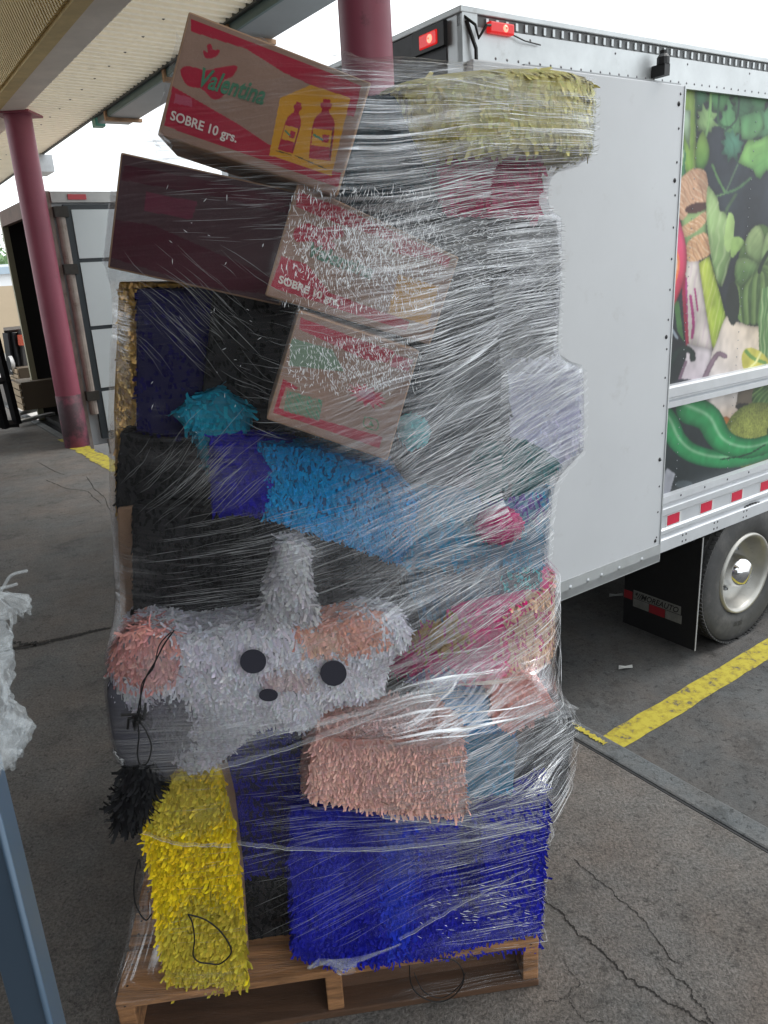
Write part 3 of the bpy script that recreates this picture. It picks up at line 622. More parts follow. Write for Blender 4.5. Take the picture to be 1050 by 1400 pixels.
# soften a little like a print seen from afar
rs_ = np.random.RandomState(9); hh, ww = c_.shape[:2]
def vnoise(cx, cy):
    g_ = rs_.rand(hh//cy+3, ww//cx+3); yy = np.arange(hh)/cy; xx = np.arange(ww)/cx; y0_ = yy.astype(int); x0_ = xx.astype(int); fy = (yy-y0_)[:, None]; fx = (xx-x0_)[None, :]; fy = fy*fy*(3-2*fy); fx = fx*fx*(3-2*fx)
    return (g_[y0_][:, x0_]*(1-fx)+g_[y0_][:, x0_+1]*fx)*(1-fy)+(g_[y0_+1][:, x0_]*(1-fx)+g_[y0_+1][:, x0_+1]*fx)*fy
c_ = c_*(1+.5*(vnoise(40, 50)-.5)+.35*(vnoise(13, 17)-.5)+.25*(vnoise(5, 6)-.5))[..., None]
for _ in range(1):
    k = c_.copy(); k[1:-1, 1:-1] = (c_[1:-1, 1:-1]*4+c_[:-2, 1:-1]+c_[2:, 1:-1]+c_[1:-1, :-2]+c_[1:-1, 2:])/8; c_ = k
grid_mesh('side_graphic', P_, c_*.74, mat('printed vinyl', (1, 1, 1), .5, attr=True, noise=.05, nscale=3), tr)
rp = []
for s_ in (-.80, -.26, .3, .86): rp += [T(s_, .030, z) for z in np.arange(.3, 2.4, .05)]
domes(rp, -TN, .0042, .003).build('panel_rivet', mat('panel rivet', (.28, .3, .32), .4, .3), tr)['kind'] = 'stuff'
# rub rail in two ridges
def extr(name, prof, s0, s1, m, parent=tr):
    V = [T(s0, n_, z) for n_, z in prof]+[T(s1, n_, z) for n_, z in prof]; k = len(prof)
    F = [(i, (i+1) % k, k+(i+1) % k, k+i) for i in range(k)]+[tuple(range(k))[::-1], tuple(range(k, 2*k))]
    return mesh_obj(name, V, F, m, parent)
railm = mat('rub rail aluminium', (.60, .62, .65), .38, .35, .08, 4)
extr('rub_rail', [(.034, .785), (-.004, .79), (-.006, .822), (.012, .832), (.012, .842), (-.012, .852), (-.016, .905), (.0, .915), (.034, .918)], -1.02, LEN, railm)
extr('lower_rail', [(.034, -.09), (-.006, -.088), (-.006, -.012), (.012, 0), (.012, .015), (-.006, .03), (-.006, .05), (.008, .06), (.008, .135), (-.006, .145), (-.008, .185), (.008, .195), (.008, .21), (-.01, .222), (-.01, .262), (.034, .266)], -1.0, LEN, railm)
redr = mat('red reflective tape', srgb((196, 40, 66)), .3, 0, .08, 60); whr = mat('white tape', (.62, .62, .62), .4)
for k in range(7):
    a, _ = TP(916, 700) if 0 else (-.885+k*.335, 0)
    mb = MB(); mb.box(*tbox(a-.022, a+.127, .0062, .008, .062, .133)); mb.build('tape_backing', whr, tr)
    mb = MB(); mb.box(*tbox(a-.012, a+.105, .0040, .0062, .068, .130)); mb.build('reflector', redr, tr)
domes([T(s_+ds, -.0065, z) for s_ in np.arange(-.75, 3, .33) for ds in (0, .035) for z in (-.065, -.025)]+[T(s_, -.0105, .243) for s_ in np.arange(-.8, 3, .24)], -TN, .008, .005).build('rail_bolt', mat('bolt', (.09, .09, .1), .5, .5), tr)['kind'] = 'stuff'
# undercarriage
mb = MB(); mb.box(*tbox(-2.3, LEN, .62, .72, -.38, -.1)); mb.build('chassis_beam', blackmetal, tr)
mb = MB(); mb.box(*tbox(-2.3, LEN, WID-.72, WID-.62, -.38, -.1)); mb.build('chassis_beam', blackmetal, tr)
mb = MB()
for s_ in np.arange(-2.2, LEN, .55): mb.box(*tbox(s_, s_+.06, .05, WID-.08, -.14, -.065))
mb.build('cross_member', blackmetal, tr)
mb = MB(); mb.box(*tbox(-2.3, -2.2, .2, WID-.2, -.62, -.5)); mb.box(*tbox(-2.28, -2.22, .6, .68, -.6, -.3)); mb.box(*tbox(-2.28, -2.22, WID-.68, WID-.6, -.6, -.3)); mb.build('bumper_bar', blackmetal, tr)
def wheel(s_, n_, side):
    c = T(s_, n_, -.5); ax = -TN*side
    mb = MB(); prof = [(-.24, .30), (-.24, .40), (-.225, .465), (-.19, .492), (-.1, .5), (-.03, .496), (-.008, .478), (.0, .44), (.006, .40), (.004, .36), (-.002, .315), (-.015, .292), (-.03, .285)]
    mb.lathe(c, ax, prof, 72); ty = mb.build('tyre', tyre_m, tr, True)
    mb = MB()
    for k in range(96):
        t = k/96*2*math.pi; e1 = PZ*math.cos(t)+TS*math.sin(t); e2 = -PZ*math.sin(t)+TS*math.cos(t)
        for j, q in enumerate((-.215, -.155, -.095, -.035)):
            mb.box(c+e1*.496-ax*(-q)+e2*(.004*(j % 2)), e1*.009, e2*.022, ax*.034 if side > 0 else ax*.034)
    o = mb.build('tread_block', tyre_m, tr); tag(o, kind='stuff'); o.parent = ty
    rimm = mat('grey wheel rim', (.42, .41, .38), .4, .5, .12, 8, dirt=((.2, .18, .15), 9, .6, .8))
    mb = MB(); mb.lathe(c, ax, [(-.02, .290), (.004, .283), (.0, .268), (-.03, .255), (-.10, .235), (-.16, .21), (-.165, .12), (-.15, .09)], 56); rm = mb.build('rim', rimm, tr, True)
    mb = MB(); mb.lathe(c, ax, [(-.17, .125), (-.06, .115), (-.02, .10), (.01, .07), (.022, .0)], 32); h = mb.build('hub_cap', mat('chrome hub', (.75, .76, .78), .12, 1), tr, True); h.parent = rm
    for k in range(10):
        t = k/10*2*math.pi; mb = MB(); mb.lathe(c-ax*.165+.155*(PZ*math.cos(t)+TS*math.sin(t)), ax, [(0, .016), (.03, .016), (.04, .008)], 8)
        b_ = mb.build('wheel_nut', steelgrey, tr); b_.parent = rm
for s_ in (.02, 1.15):
    wheel(s_, .0, 1); wheel(s_, .31, 1); wheel(s_, WID, -1); wheel(s_, WID-.31, -1)
    mb = MB(); mb.tube([T(s_, .2, -.5), T(s_, WID-.2, -.5)], .07, 16); mb.build('axle', blackmetal, tr)
# mud flap hanging behind the wheel
FS = -.52
mb = MB(); mb.box(*tbox(FS-.006, FS, .0, .58, -.90, -.1)); fl = mb.build('mud_flap', darkrub, tr)
mb = MB(); mb.box(*tbox(FS-.009, FS+.002, -.004, .0, -.90, -.1)); o = mb.build('flap_edge', mat('worn flap edge', (.3, .3, .3), .6), tr); o.parent = fl
def flapbox(n0, n1, z0, z1, name, m, lift=.0075):
    mb = MB(); mb.box(*tbox(FS-lift, FS-.006, n0, n1, z0, z1)); o = mb.build(name, m, tr); o.parent = fl; return o
gt = mat('dull white tape', (.20, .20, .19), .6, 0, .2, 20); rt_ = mat('dull red tape', (.30, .02, .03), .5)
flapbox(.12, .50, -.68, -.62, 'logo_plate', gt)
flapbox(.51, .58, -.70, -.64, 'reflector', rt_); flapbox(.37, .50, -.745, -.685, 'tape_strip', gt); flapbox(.24, .365, -.745, -.685, 'reflector', rt_); flapbox(.11, .235, -.745, -.685, 'tape_strip', gt)
FONT = None
def text_mesh(s, bold=.0, shear=0.):
    cu = bpy.data.curves.new('t', 'FONT'); cu.body = s; cu.size = 1; cu.offset = bold; cu.shear = shear; cu.align_x = 'LEFT'; cu.resolution_u = 4
    ob = bpy.data.objects.new('t', cu); COL.objects.link(ob); dg = bpy.context.evaluated_depsgraph_get(); me = ob.evaluated_get(dg).to_mesh()
    v = np.array([tuple(x.co) for x in me.vertices]); f = [tuple(p.vertices) for p in me.polygons]; ob.evaluated_get(dg).to_mesh_clear()
    bpy.data.objects.remove(ob); bpy.data.curves.remove(cu); return v, f
def place_text(name, s, m, parent, fn, bold=0., shear=0.):
    """fn maps local x, y (letter heights) to a world point"""
    v, f = text_mesh(s, bold, shear); return mesh_obj(name, [fn(x, y) for x, y, _ in v], f, m, parent)
o = place_text('flap_lettering', '*//MOREAUTO', darkrub, tr, lambda x, y: T(FS-.0085, .49-x*.054, -.672+y*.058), .02, .3); o.parent = fl
mb = MB(); 
rub2 = mat('tyre lettering', (.015, .015, .015), .7)
def tyre_txt(x, y):
    t = math.pi+.30-x*.085; r = .345+y*.045; return T(.02, -.0075, -.5)+PZ*math.cos(t)*r+TS*math.sin(t)*r
place_text('tyre_lettering', 'DR 22.5', rub2, tr, tyre_txt, .02)

# ================================================================== SECOND TRAILER, open rear, far left
C2 = ground(126, 603, 0)
def T2(s, n, z): return np.array([C2[0], C2[1], 0])+TS*s+TN*n+PZ*z
def t2box(s0, s1, n0, n1, z0, z1): return T2(s0, n0, z0), TS*(s1-s0), TN*(n1-n0), PZ*(z1-z0)
t2 = empty('open_trailer', T2(0, 0, -1), 'second trailer with dark open rear and pale folded door, behind the left column', 'trailer')
inner = mat('cargo shade black', (.012, .011, .010), .8); frame2 = mat('weathered frame', srgb((150, 138, 130)), .6, .1, .25, 6, dirt=(srgb((95, 60, 45)), 7, .55, .75))  # near-black inside walls paint the shade of the open trailer
L2_ = 7.5; Wd = 2.4; H2 = 2.52
for nm, bx, m_ in (('side_wall', (0, L2_, 0, .05, -.05, H2), trailwhite), ('side_wall', (0, L2_, Wd-.05, Wd, -.05, H2), inner), ('front_wall', (L2_-.05, L2_, .05, Wd-.05, 0, H2), inner), ('cargo_floor', (0, L2_-.05, .05, Wd-.05, -.05, -.0), inner), ('roof', (0, L2_, 0, Wd, H2, H2+.03), frame2), ('inner_shade_sheet', (.03, L2_-.05, .055, .07, 0, H2), inner)):
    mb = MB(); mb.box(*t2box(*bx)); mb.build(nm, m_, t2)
for nm, bx, m_ in (('corner_post', (-.07, 0, -.03, .06, -.25, H2+.03), frame2), ('corner_post', (-.07, 0, Wd-.07, Wd, -.25, H2+.03), mat('dull yellow post', srgb((150, 146, 120)), .6)), ('rear_header', (-.07, -.0, .06, Wd-.07, H2-.14, H2+.03), mat('rusty header', srgb((92, 66, 52)), .7, 0, .4, 5)), ('rear_sill', (-.08, 0, .0, Wd, -.3, -.05), blackmetal)):
    mb = MB(); mb.box(*t2box(*bx)); mb.build(nm, m_, t2)
# folded door: black border, pale panels between black ribs
blk = mat('black door trim', srgb((46, 52, 56)), .5); pale = mat('pale door panel', srgb((198, 204, 206)), .4, 0, .03, 2)
mb = MB(); mb.box(*t2box(.10, 1.35, -.07, -.012, .02, H2-.10)); d2 = mb.build('folded_door', blk, t2)
for z0, z1 in ((.10, .53), (.57, 1.18), (1.22, 1.86), (1.90, H2-.15)):
    mb = MB(); mb.box(*t2box(.17, 1.30, -.082, -.07, z0, z1)); o = mb.build('door_panel', pale, t2); o.parent = d2
mb = MB(); mb.box(*t2box(-.0, 1.6, -.06, -.0, H2-.08, H2+.02)); mb.build('top_rail', mat('pale rail', (.45, .45, .44), .5, .1, .1, 5), t2)
mb = MB(); mb.box(*t2box(.16, .34, -.075, -.06, H2-.055, H2-.005)); mb.build('marker_lamp', mat('dull red lens', srgb((190, 50, 60)), .3), t2)
mb = MB(); mb.box(*t2box(.16, 1.6, -.08, -.01, -.16, -.0)); mb.build('lower_rail', frame2, t2)
mb = MB(); mb.box(*t2box(.30, .42, -.086, -.08, -.11, -.06)); mb.build('reflector', redr, t2)
mb = MB(); mb.tube([T2(.06, -.06, .3), T2(.06, -.06, H2-.2)], .045, 12); mb.build('hinge_tube', frame2, t2)
for z in (.45, 1.75, 2.3):
    mb = MB(); mb.box(*t2box(.0, .13, -.12, -.03, z, z+.1)); mb.build('hinge', mat('dark hinge', (.04, .035, .03), .6, .3, .3, 20), t2)
mb = MB()
for s_ in (2.5, 3.5):
    for n_ in (.0, Wd-.25): mb.lathe(T2(s_, n_+.02, -.5), TN, [(0, .3), (0, .46), (.03, .5), (.2, .5), (.23, .46), (.23, .3)], 32)
mb.build('wheel', tyre_m, t2, True)

# ================================================================== FORKLIFT + far things on the left
fk = ground(30, 590, 0); fx = empty('forklift', fk, 'black forklift with bare steel forks at the left edge before the open trailer', 'forklift')
def FP(px, py, dist):   # point at ground distance
    d = ray(px, py); return CAM+d*(dist/math.hypot(d[0], d[1]))
dd = math.hypot(fk[0], fk[1])
def bar(p, q, wdt, nm, m_, parent):
    p, q = np.asarray(p), np.asarray(q); mb = MB(); mb.tube([p, q], wdt, 4); return mb.build(nm, m_, parent)
bar(FP(-6, 462, dd), FP(24, 580, dd), .05, 'mast_rail', blackmetal, fx); bar(FP(-12, 505, dd-.15), FP(8, 586, dd-.15), .045, 'mast_rail', blackmetal, fx)
bar(FP(-30, 582, dd), FP(26, 579, dd), .045, 'carriage', blackmetal, fx)
bar(FP(-26, 520, dd), FP(12, 521, dd), .04, 'carriage', blackmetal, fx)
bright = mat('worn bright steel', (.55, .55, .54), .35, .7, .15, 10)
for a, b in (((24, 568), (66, 558)), ((24, 579), (72, 567))):
    p = ground(*a, .05); q = ground(*b, .05); mb = MB(); dq = (q-p)/np.linalg.norm(q-p); sd_ = np.array([-dq[1], dq[0], 0])
    mb.box(p-sd_*.05, q-p, sd_*.1, PZ*.035); mb.build('fork', bright, fx)
mb = MB(); mb.box(FP(-75, 590, dd+.2), EDIR*-1.2, -TS*.9, PZ*.9); mb.build('body', blackmetal, fx)
mb = MB(); mb.lathe(ground(-60, 600, .2)+TS*-.0, EDIR, [(-.1, .1), (-.1, .2), (.1, .2), (.1, .1)], 24); mb.build('wheel', tyre_m, fx, True)
# second reach truck
d3 = 13.5; f2 = empty('reach_truck', FP(32, 530, d3), 'far reach truck with a grey overhead guard and an orange tape mark on its post', 'reach truck')
gm = mat('grey truck frame', srgb((110, 104, 100)), .5, .2, .2, 6)
bar(FP(5, 452, d3), FP(34, 449, d3), .045, 'overhead_guard', gm, f2); bar(FP(28, 450, d3), FP(36, 532, d3), .055, 'guard_post', mat('dark post', srgb((62, 60, 60)), .5), f2)
bar(FP(29.4, 458, d3-.08), FP(31, 472, d3-.08), .06, 'tape_mark', mat('orange red tape', srgb((205, 84, 52)), .5), f2)
for a, b in (((10, 455), (18, 512)), ((18, 455), (28, 512))): bar(FP(*a, d3), FP(*b, d3), .07, 'mast_rail', blackmetal, f2)
mb = MB(); mb.lathe(FP(18, 497, d3-.1), EIN, [(-.02, .03), (.0, .12), (.05, .12)], 16); mb.build('work_lamp', mat('white disc', (.7, .7, .7), .4), f2, True)
mb = MB(); mb.box(FP(-4, 521, d3), EDIR*-.8, TS*.6, PZ*-.3); mb.build('body', gm, f2)
def crate(px, py, dist, w_, h_, d_, label, m_):
    p = FP(px, py, dist); t = empty('wooden_crate', p, label, 'crate', 'crates behind the forklift'); n_ = 4
    for k in range(n_):
        mb = MB(); mb.box(p+PZ*(k*h_/n_), EDIR*-w_, EIN*-.02, PZ*(h_/n_-.02)); mb.build('slat', m_, t)
    mb = MB(); mb.box(p+EIN*-.03, EDIR*-w_, EIN*-d_, PZ*h_); mb.build('box', mat('crate inside', (.12, .09, .06), .8), t)
wood2 = mat('pale crate wood', srgb((158, 138, 112)), .8, 0, .2, 8)
crate(22, 556, 11.5, .5, .36, .5, 'pale wooden crate on the floor behind the fork tips', wood2)
crate(14, 525, 13.9, .8, .3, .5, 'flat wooden crate below the mast of the reach truck', wood2)
# far buildings, yard wall, trees
mb = MB(); mb.box((-40, 34, YARD), (34, 0, 0), (0, 6, 0), (0, 0, 2.75)); tag(mb.build('yard_wall', mat('beige yard wall', srgb((176, 158, 134)), .8, 0, .05, 1), origin=(-20, 34, YARD)), 'long beige perimeter wall across the yard at far left', 'wall')
wb = empty('market_building', (-30, 62, YARD), 'low white building with a small green and red roof emblem beyond the beige wall', 'building')
mb = MB(); mb.box((-62, 62, YARD), (46, 0, 0), (0, 14, 0), (0, 0, 4.4)); mb.build('wall', mat('white far wall', (.75, .76, .78), .7), wb)
mb = MB(); mb.box((-62, 61.5, 2.7), (46, 0, 0), (0, .4, 0), (0, 0, .5)); mb.build('blue_band', mat('pale blue band', srgb((160, 176, 190)), .6), wb)
mb = MB(); p = CAM+ray(8, 424)*0; 
def FY(px, py, y): d = ray(px, py); return CAM+d*(y/d[1])
em = [FY(1, 422, 61.3), FY(8, 410, 61.3), FY(17, 421, 61.3), FY(15, 423, 61.3), FY(8, 414, 61.3), FY(3, 424, 61.3)]
def flat_prism(pts, dvec, m_, nm, parent):
    n_ = len(pts); V = [tuple(p) for p in pts]+[tuple(np.asarray(p)+dvec) for p in pts]
    return mesh_obj(nm, V, [tuple(range(n_)), tuple(range(n_, 2*n_))[::-1]]+[(i, n_+i, n_+(i+1) % n_, (i+1) % n_) for i in range(n_)], m_, parent)
flat_prism(em, np.array([0, .1, 0]), mat('emblem green', srgb((92, 122, 84)), .6), 'roof_emblem', wb)
flat_prism([FY(0, 427, 61.3), FY(19, 426, 61.3), FY(19, 430, 61.3), FY(0, 431, 61.3)], np.array([0, .1, 0]), mat('emblem red', srgb((190, 90, 96)), .6), 'emblem_bar', wb)
bld = mat('pale far block', srgb((190, 198, 200)), .8)
mb = MB(); mb.box((-62, 95, YARD), (14, 0, 0), (0, 10, 0), (0, 0, 6.5)); tag(mb.build('warehouse', bld, origin=(-55, 95, YARD)), 'pale grey block standing among the far trees', 'building')
def tree(x, y, h, label):
    t = empty('tree', (x, y, YARD), label, 'tree', 'trees on the horizon at far left')
    mb = MB(); mb.tube([(x, y, YARD), (x+.1, y, YARD+h*.5)], .25, 7, r2=.12); mb.build('trunk', mat('bark', (.06, .045, .035), .9), t)
    V = []; Fc = []
    rr = h*.42
    for k in range(700):
        u = np.random.normal(size=3); u /= np.linalg.norm(u); r_ = rr*(.45+.6*random.random())*(1+.25*math.sin(u[0]*7+x)+.15*math.sin(u[2]*9)); c = np.array([x, y, YARD+h*.62])+u*r_*np.array([1.15, 1.0, .8])
        a = np.random.normal(size=3)*.28; b = np.random.normal(size=3)*.28; i = len(V); V += [c, c+a, c+a+b, c+b]; Fc.append((i, i+1, i+2, i+3))
    o = mesh_obj('crown', V, Fc, mat('far foliage', srgb((110, 138, 96)), .8, 0, .35, .5), t); tag(o, kind='stuff')
for x, y, h, lb in ((-52.5, 116, 8.5, 'low pale green tree cut by the left edge of the picture, beyond the white building'), (-50, 112, 7.5, 'small round pale green tree just left of the dark open trailer, beyond the white building'), (-54, 130, 13, 'tallest pale green tree on the far left horizon, behind the two lower ones')): tree(x, y, h, lb)

# ================================================================== PALLET
pal = empty('wooden_pallet', L2W(.48, .6, 0), 'brown wooden shipping pallet carrying the tall wrapped load', 'pallet')
w1 = mat('pallet timber', srgb((172, 124, 82)), .75, 0, .42, 2.2, stretch=(1.5, 26, 26), dirt=(srgb((58, 40, 30)), 1.6, .48, .75), bump=.8, bscale=14)
w2 = mat('dark pallet timber', srgb((92, 66, 48)), .8, 0, .3, 3, stretch=(2, 14, 14), bump=.3, bscale=30)
def lbox(u0, u1, b0, b1, z0, z1): return L2W(u0, b0, z0), PU*(u1-u0), PV*(b1-b0), PZ*(z1-z0)
PW, PD = .962, 1.2
bs = [0, .155, .29, .425, .56, .695, .83, .965, 1.055]; ws = [.14, .1, .1, .1, .1, .1, .1, .075, .14]
for k, (b_, w_) in enumerate(zip(bs, ws)):
    mb = MB(); mb.box(*lbox(0, PW, b_, b_+w_, .122, .14)); bevel(mb.build('deck_board', w1, pal), .003)
for u_ in (0, PW/2-.02, PW-.038):
    mb = MB(); mb.box(*lbox(u_, u_+.038, .004, PD-.01, .0185, .1215)); bevel(mb.build('stringer', w1, pal), .003)
for b_ in (0.0, .36, .72, 1.06):
    mb = MB(); mb.box(*lbox(.0, PW, b_, b_+.1, .0, .018)); bevel(mb.build('bottom_board', w2, pal), .003)
nails = [L2W(u_, b_+w_*f_, .1402) for b_, w_ in zip(bs, ws) for u_ in (.019, PW/2, PW-.019) for f_ in (.3, .7)]+[L2W(u_, -.0002, .13) for u_ in (.02, PW-.02)]
domes(nails, (0, .001, 1), .003, .0008, 8).build('nail_head', mat('rusty nail', (.05, .035, .03), .6, .4), pal)['kind'] = 'stuff'
mb = MB(); mb.box(*lbox(.485, .955, .06, .08, .02, .085)); mb.build('inner_board', w2, pal)

# ================================================================== LOAD
HULL = []      # points (u, b, z) that carry the film
def note(P):
    P = np.asarray(P); n_ = len(P)
    Q = loc(P)
    HULL.append(Q)
def fringe(name, tris, col, parent, dens=9000, L=.022, wd=.007, lift=.14, patches=None, var=.25, rgh=.75, dirv=None, matname=None, rows=0.):
    tris = np.asarray(tris, float); e1 = tris[:, 1]-tris[:, 0]; e2 = tris[:, 2]-tris[:, 0]; nn = np.cross(e1, e2); ar = np.linalg.norm(nn, axis=1)/2
    nn = nn/(2*ar[:, None]+1e-12); n_ = max(8, int(ar.sum()*dens)); idx = np.random.choice(len(tris), n_, p=ar/ar.sum())
    r1, r2 = np.random.rand(n_), np.random.rand(n_); s_ = np.sqrt(r1); p = tris[idx, 0]+e1[idx]*(s_*(1-r2))[:, None]+e2[idx]*(s_*r2)[:, None]
    if rows:
        N0 = nn[idx]; d0 = np.array([0, 0, -1.])-N0*(-N0[:, 2:3]); l0 = np.linalg.norm(d0, axis=1); ok_ = l0 > .3; d0 = d0/(l0[:, None]+1e-9)
        wob = .004*np.sin(p[:, 0]*31)+.003*np.sin(p[:, 0]*77+1); fr = np.mod(p[:, 2]+wob, rows); p = p+np.where(ok_[:, None], d0*(fr*.85)[:, None], 0)
    N_ = nn[idx]; dn = np.array([0, 0, -1.]) if dirv is None else np.asarray(dirv, float)
    dn = dn+np.random.normal(size=(n_, 3))*.42; dn = dn-N_*np.sum(dn*N_, 1)[:, None]; dn /= np.linalg.norm(dn, axis=1)[:, None]+1e-9
    sd = np.cross(N_, dn); l_ = (L*np.random.uniform(.55, 1.35, n_))[:, None]; w_ = (wd*np.random.uniform(.6, 1.4, n_))[:, None]; lf = (lift*np.random.uniform(.3, 1.6, n_))[:, None]
    tw = np.random.uniform(-.5, .5, n_)[:, None]
    m_ = p+dn*l_*.55+N_*l_*lf*.30; t_ = p+dn*l_*(.95-.2*lf)+N_*l_*lf*.85+sd*l_*tw*.4; s2 = sd+N_*tw
    V = np.stack([p-sd*w_/2, p+sd*w_/2, m_+s2*w_/2, m_-s2*w_/2, t_+s2*w_*.4, t_-s2*w_*.4], 1).reshape(-1, 3)
    b_ = np.arange(n_)*6; F = np.concatenate([np.stack([b_, b_+1, b_+2, b_+3], 1), np.stack([b_+3, b_+2, b_+4, b_+5], 1)])
    C_ = np.tile(np.asarray(col), (n_, 1)).astype(float)
    if patches:
        q = proj(p)
        for cx, cy_, rx, ry, pc in patches:
            d = ((q[:, 0]-cx)/rx)**2+((q[:, 1]-cy_)/ry)**2+np.random.uniform(-.45, .45, n_); C_[d < 1] = pc
    C_ *= np.random.uniform(1-var, 1+var, n_)[:, None]*(1+np.random.uniform(-.06, .06, (n_, 3)))
    CC = np.repeat(C_[:, None, :], 6, 1); CC[:, 4:] *= 1.12
    pm = MATS.get(matname or 'tissue paper')
    if pm is None:
        pm = mat(matname or 'tissue paper', (1, 1, 1), rgh, attr=True, spec=.25)
    org = ORG[parent.name]
    me_ = bpy.data.meshes.new(name); Vl = V-org; me_.vertices.add(len(Vl)); me_.vertices.foreach_set('co', Vl.ravel()); me_.loops.add(F.size); me_.loops.foreach_set('vertex_index', F.ravel().astype(np.int32))
    me_.polygons.add(len(F)); me_.polygons.foreach_set('loop_start', np.arange(0, F.size, 4, dtype=np.int32)); me_.update(calc_edges=True)
    ca = me_.color_attributes.new('Col', 'FLOAT_COLOR', 'POINT'); cc = np.ones((len(Vl), 4)); cc[:, :3] = CC.reshape(-1, 3); ca.data.foreach_set('color', cc.ravel()); me_.materials.append(pm)
    o = bpy.data.objects.new(name, me_); link(o, parent); tag(o, kind='stuff'); return o
def fan_tris(poly):
    c = np.mean(poly, 0); n_ = len(poly); return [(c, poly[i], poly[(i+1) % n_]) for i in range(n_)]
def piece(name, label, cat, px, b, depth, m, col=None, dens=9000, dome=0., rnd=False, L=.015, wd=.006, lift=.16, patches=None, part='body', group=None, film=True, tilt=0., side=True, bevelw=.004, var=.25, shrink=1.0, rows=0.):
    """a thing standing in the load: front outline px on vertical plane(s) b behind the pallet's front edge, real depth behind it"""
    n0 = len(px); bl = list(b) if hasattr(b, '__len__') else [b]*n0
    F3 = [S(x, y, bb) for (x, y), bb in zip(px, bl)]
    if rnd:
        F3 = [np.array(p) for p in catmull3(F3)]
    F3 = np.array(F3); n_ = len(F3); cen = F3.mean(0)
    nrm = np.zeros(3)
    for i in range(n_): nrm += np.cross(F3[i]-cen, F3[(i+1) % n_]-cen)
    nrm /= np.linalg.norm(nrm)
    if nrm @ (CAM-cen) < 0: F3 = F3[::-1]; nrm = -nrm
    back = PV*depth+PZ*tilt*depth
    bk = cen+(F3-cen)*shrink+back
    t = empty(name, np.array([cen[0], cen[1], F3[:, 2].min()]), label, cat, group)
    V = []; Fq = []
    rings = [1.0] if not dome else [1.0, .93, .8, .6, .35]
    for r_ in rings: V += list(cen+(F3-cen)*r_+nrm*dome*math.sqrt(max(0, 1-r_**2)))
    for k in range(len(rings)-1): Fq += [(k*n_+i, k*n_+(i+1) % n_, (k+1)*n_+(i+1) % n_, (k+1)*n_+i) for i in range(n_)]
    kk = (len(rings)-1)*n_
    if dome: V.append(cen+nrm*dome); Fq += [(kk+i, kk+(i+1) % n_, len(V)-1) for i in range(n_)]
    elif col is None: Fq.append(tuple(kk+i for i in range(n_)))
    else: V.append(cen); Fq += [(kk+i, kk+(i+1) % n_, len(V)-1) for i in range(n_)]
    b0 = len(V); V += list(bk); Fq += [((i+1) % n_, i, b0+i, b0+(i+1) % n_) for i in range(n_)]; Fq.append(tuple(b0+i for i in range(n_))[::-1])
    o = mesh_obj(part, V, Fq, m, t, smooth=bool(dome))
    if not dome and not rnd: bevel(o, bevelw)
    Va = np.array(V)
    if film: note(Va)
    if col is not None:
        tr_ = []
        for f in Fq[:-1]:
            q = Va[list(f)]
            if len(f) == 3: tr_.append(q)
            elif len(f) == 4 and (side or f[2] < b0): tr_ += [q[[0, 1, 2]], q[[0, 2, 3]]]
            elif len(f) > 4: tr_ += fan_tris(q)
        fringe('fringe', tr_, col, t, dens, L, wd, lift, patches, var, rows=rows)
    t['_n'] = 0; del t['_n']
    return t, F3, nrm
def catmull3(P, k=5):
    P = np.array(P); n_ = len(P); o = []
    for i in range(n_):
        a, b, c, d = P[(i-1) % n_], P[i], P[(i+1) % n_], P[(i+2) % n_]
        for j in range(k):
            t = j/k; o.append(.5*((2*b)+(-a+c)*t+(2*a-5*b+4*c-d)*t*t+(-a+3*b-3*c+d)*t**3))
    return o
def face_fn(quad, lift=.0012):
    """picture point -> world point on the plane of a carton face"""
    a, b, c = quad[0], quad[1], quad[2]; nr = np.cross(b-a, c-a); nr /= np.linalg.norm(nr)
    if nr @ (CAM-a) < 0: nr = -nr
    def f(px, py):
        d = ray(px, py); t = ((a+nr*lift-CAM) @ nr)/(d @ nr); return CAM+d*t
    return f, nr

paper_black = mat('black tissue paper', (.005, .005, .006), .7, 0, .2, 30)
paper = lambda n, c: mat(n, srgb(c), .75, 0, .12, 30)
CB = sr(138, 110, 95); RED = sr(152, 18, 46); GRN = sr(60, 110, 84); YEL = sr(190, 134, 20)

# ---- cartons with printed faces
printm = mat('printed cardboard', (1, 1, 1), .7, attr=True, noise=.06, nscale=40, bump=.08, bscale=200)
def carton(label, px, b, depth, art, nx, ny, group='printed sauce cartons', tilt=0.):
    t, F3, nr = piece('sauce_carton', label, 'carton', px, b, depth, cardb, part='box', group=group, bevelw=.003, tilt=tilt)
    q = [S(x, y, bb) for (x, y), bb in zip(px, b)]
    # best plane through the four corners
    c = np.mean(q, 0); u_, s_, vt = np.linalg.svd(np.array(q)-c); nr = vt[2]
    if nr @ (CAM-c) < 0: nr = -nr
    off = max((p-c) @ nr for p in q)+.0012
    def fn(x, y, lift=0.): d = ray(x, y); tt = ((c+nr*(off+lift)-CAM) @ nr)/(d @ nr); return CAM+d*tt
    a, b_, c_, d_ = [np.array(p, float) for p in px]
    i, j = np.meshgrid(np.linspace(.012, .988, nx), np.linspace(.015, .985, ny)); i = i[..., None]; j = j[..., None]
    XY = (a*(1-i)+b_*i)*(1-j)+(d_*(1-i)+c_*i)*j
    A = Art(XY[..., 0], XY[..., 1], CB); art(A, XY)
    P = np.array([fn(x, y) for x, y in XY.reshape(-1, 2)]).reshape(ny, nx, 3)
    grid_mesh('printed_face', P, A.c, printm, t)
    return t, fn
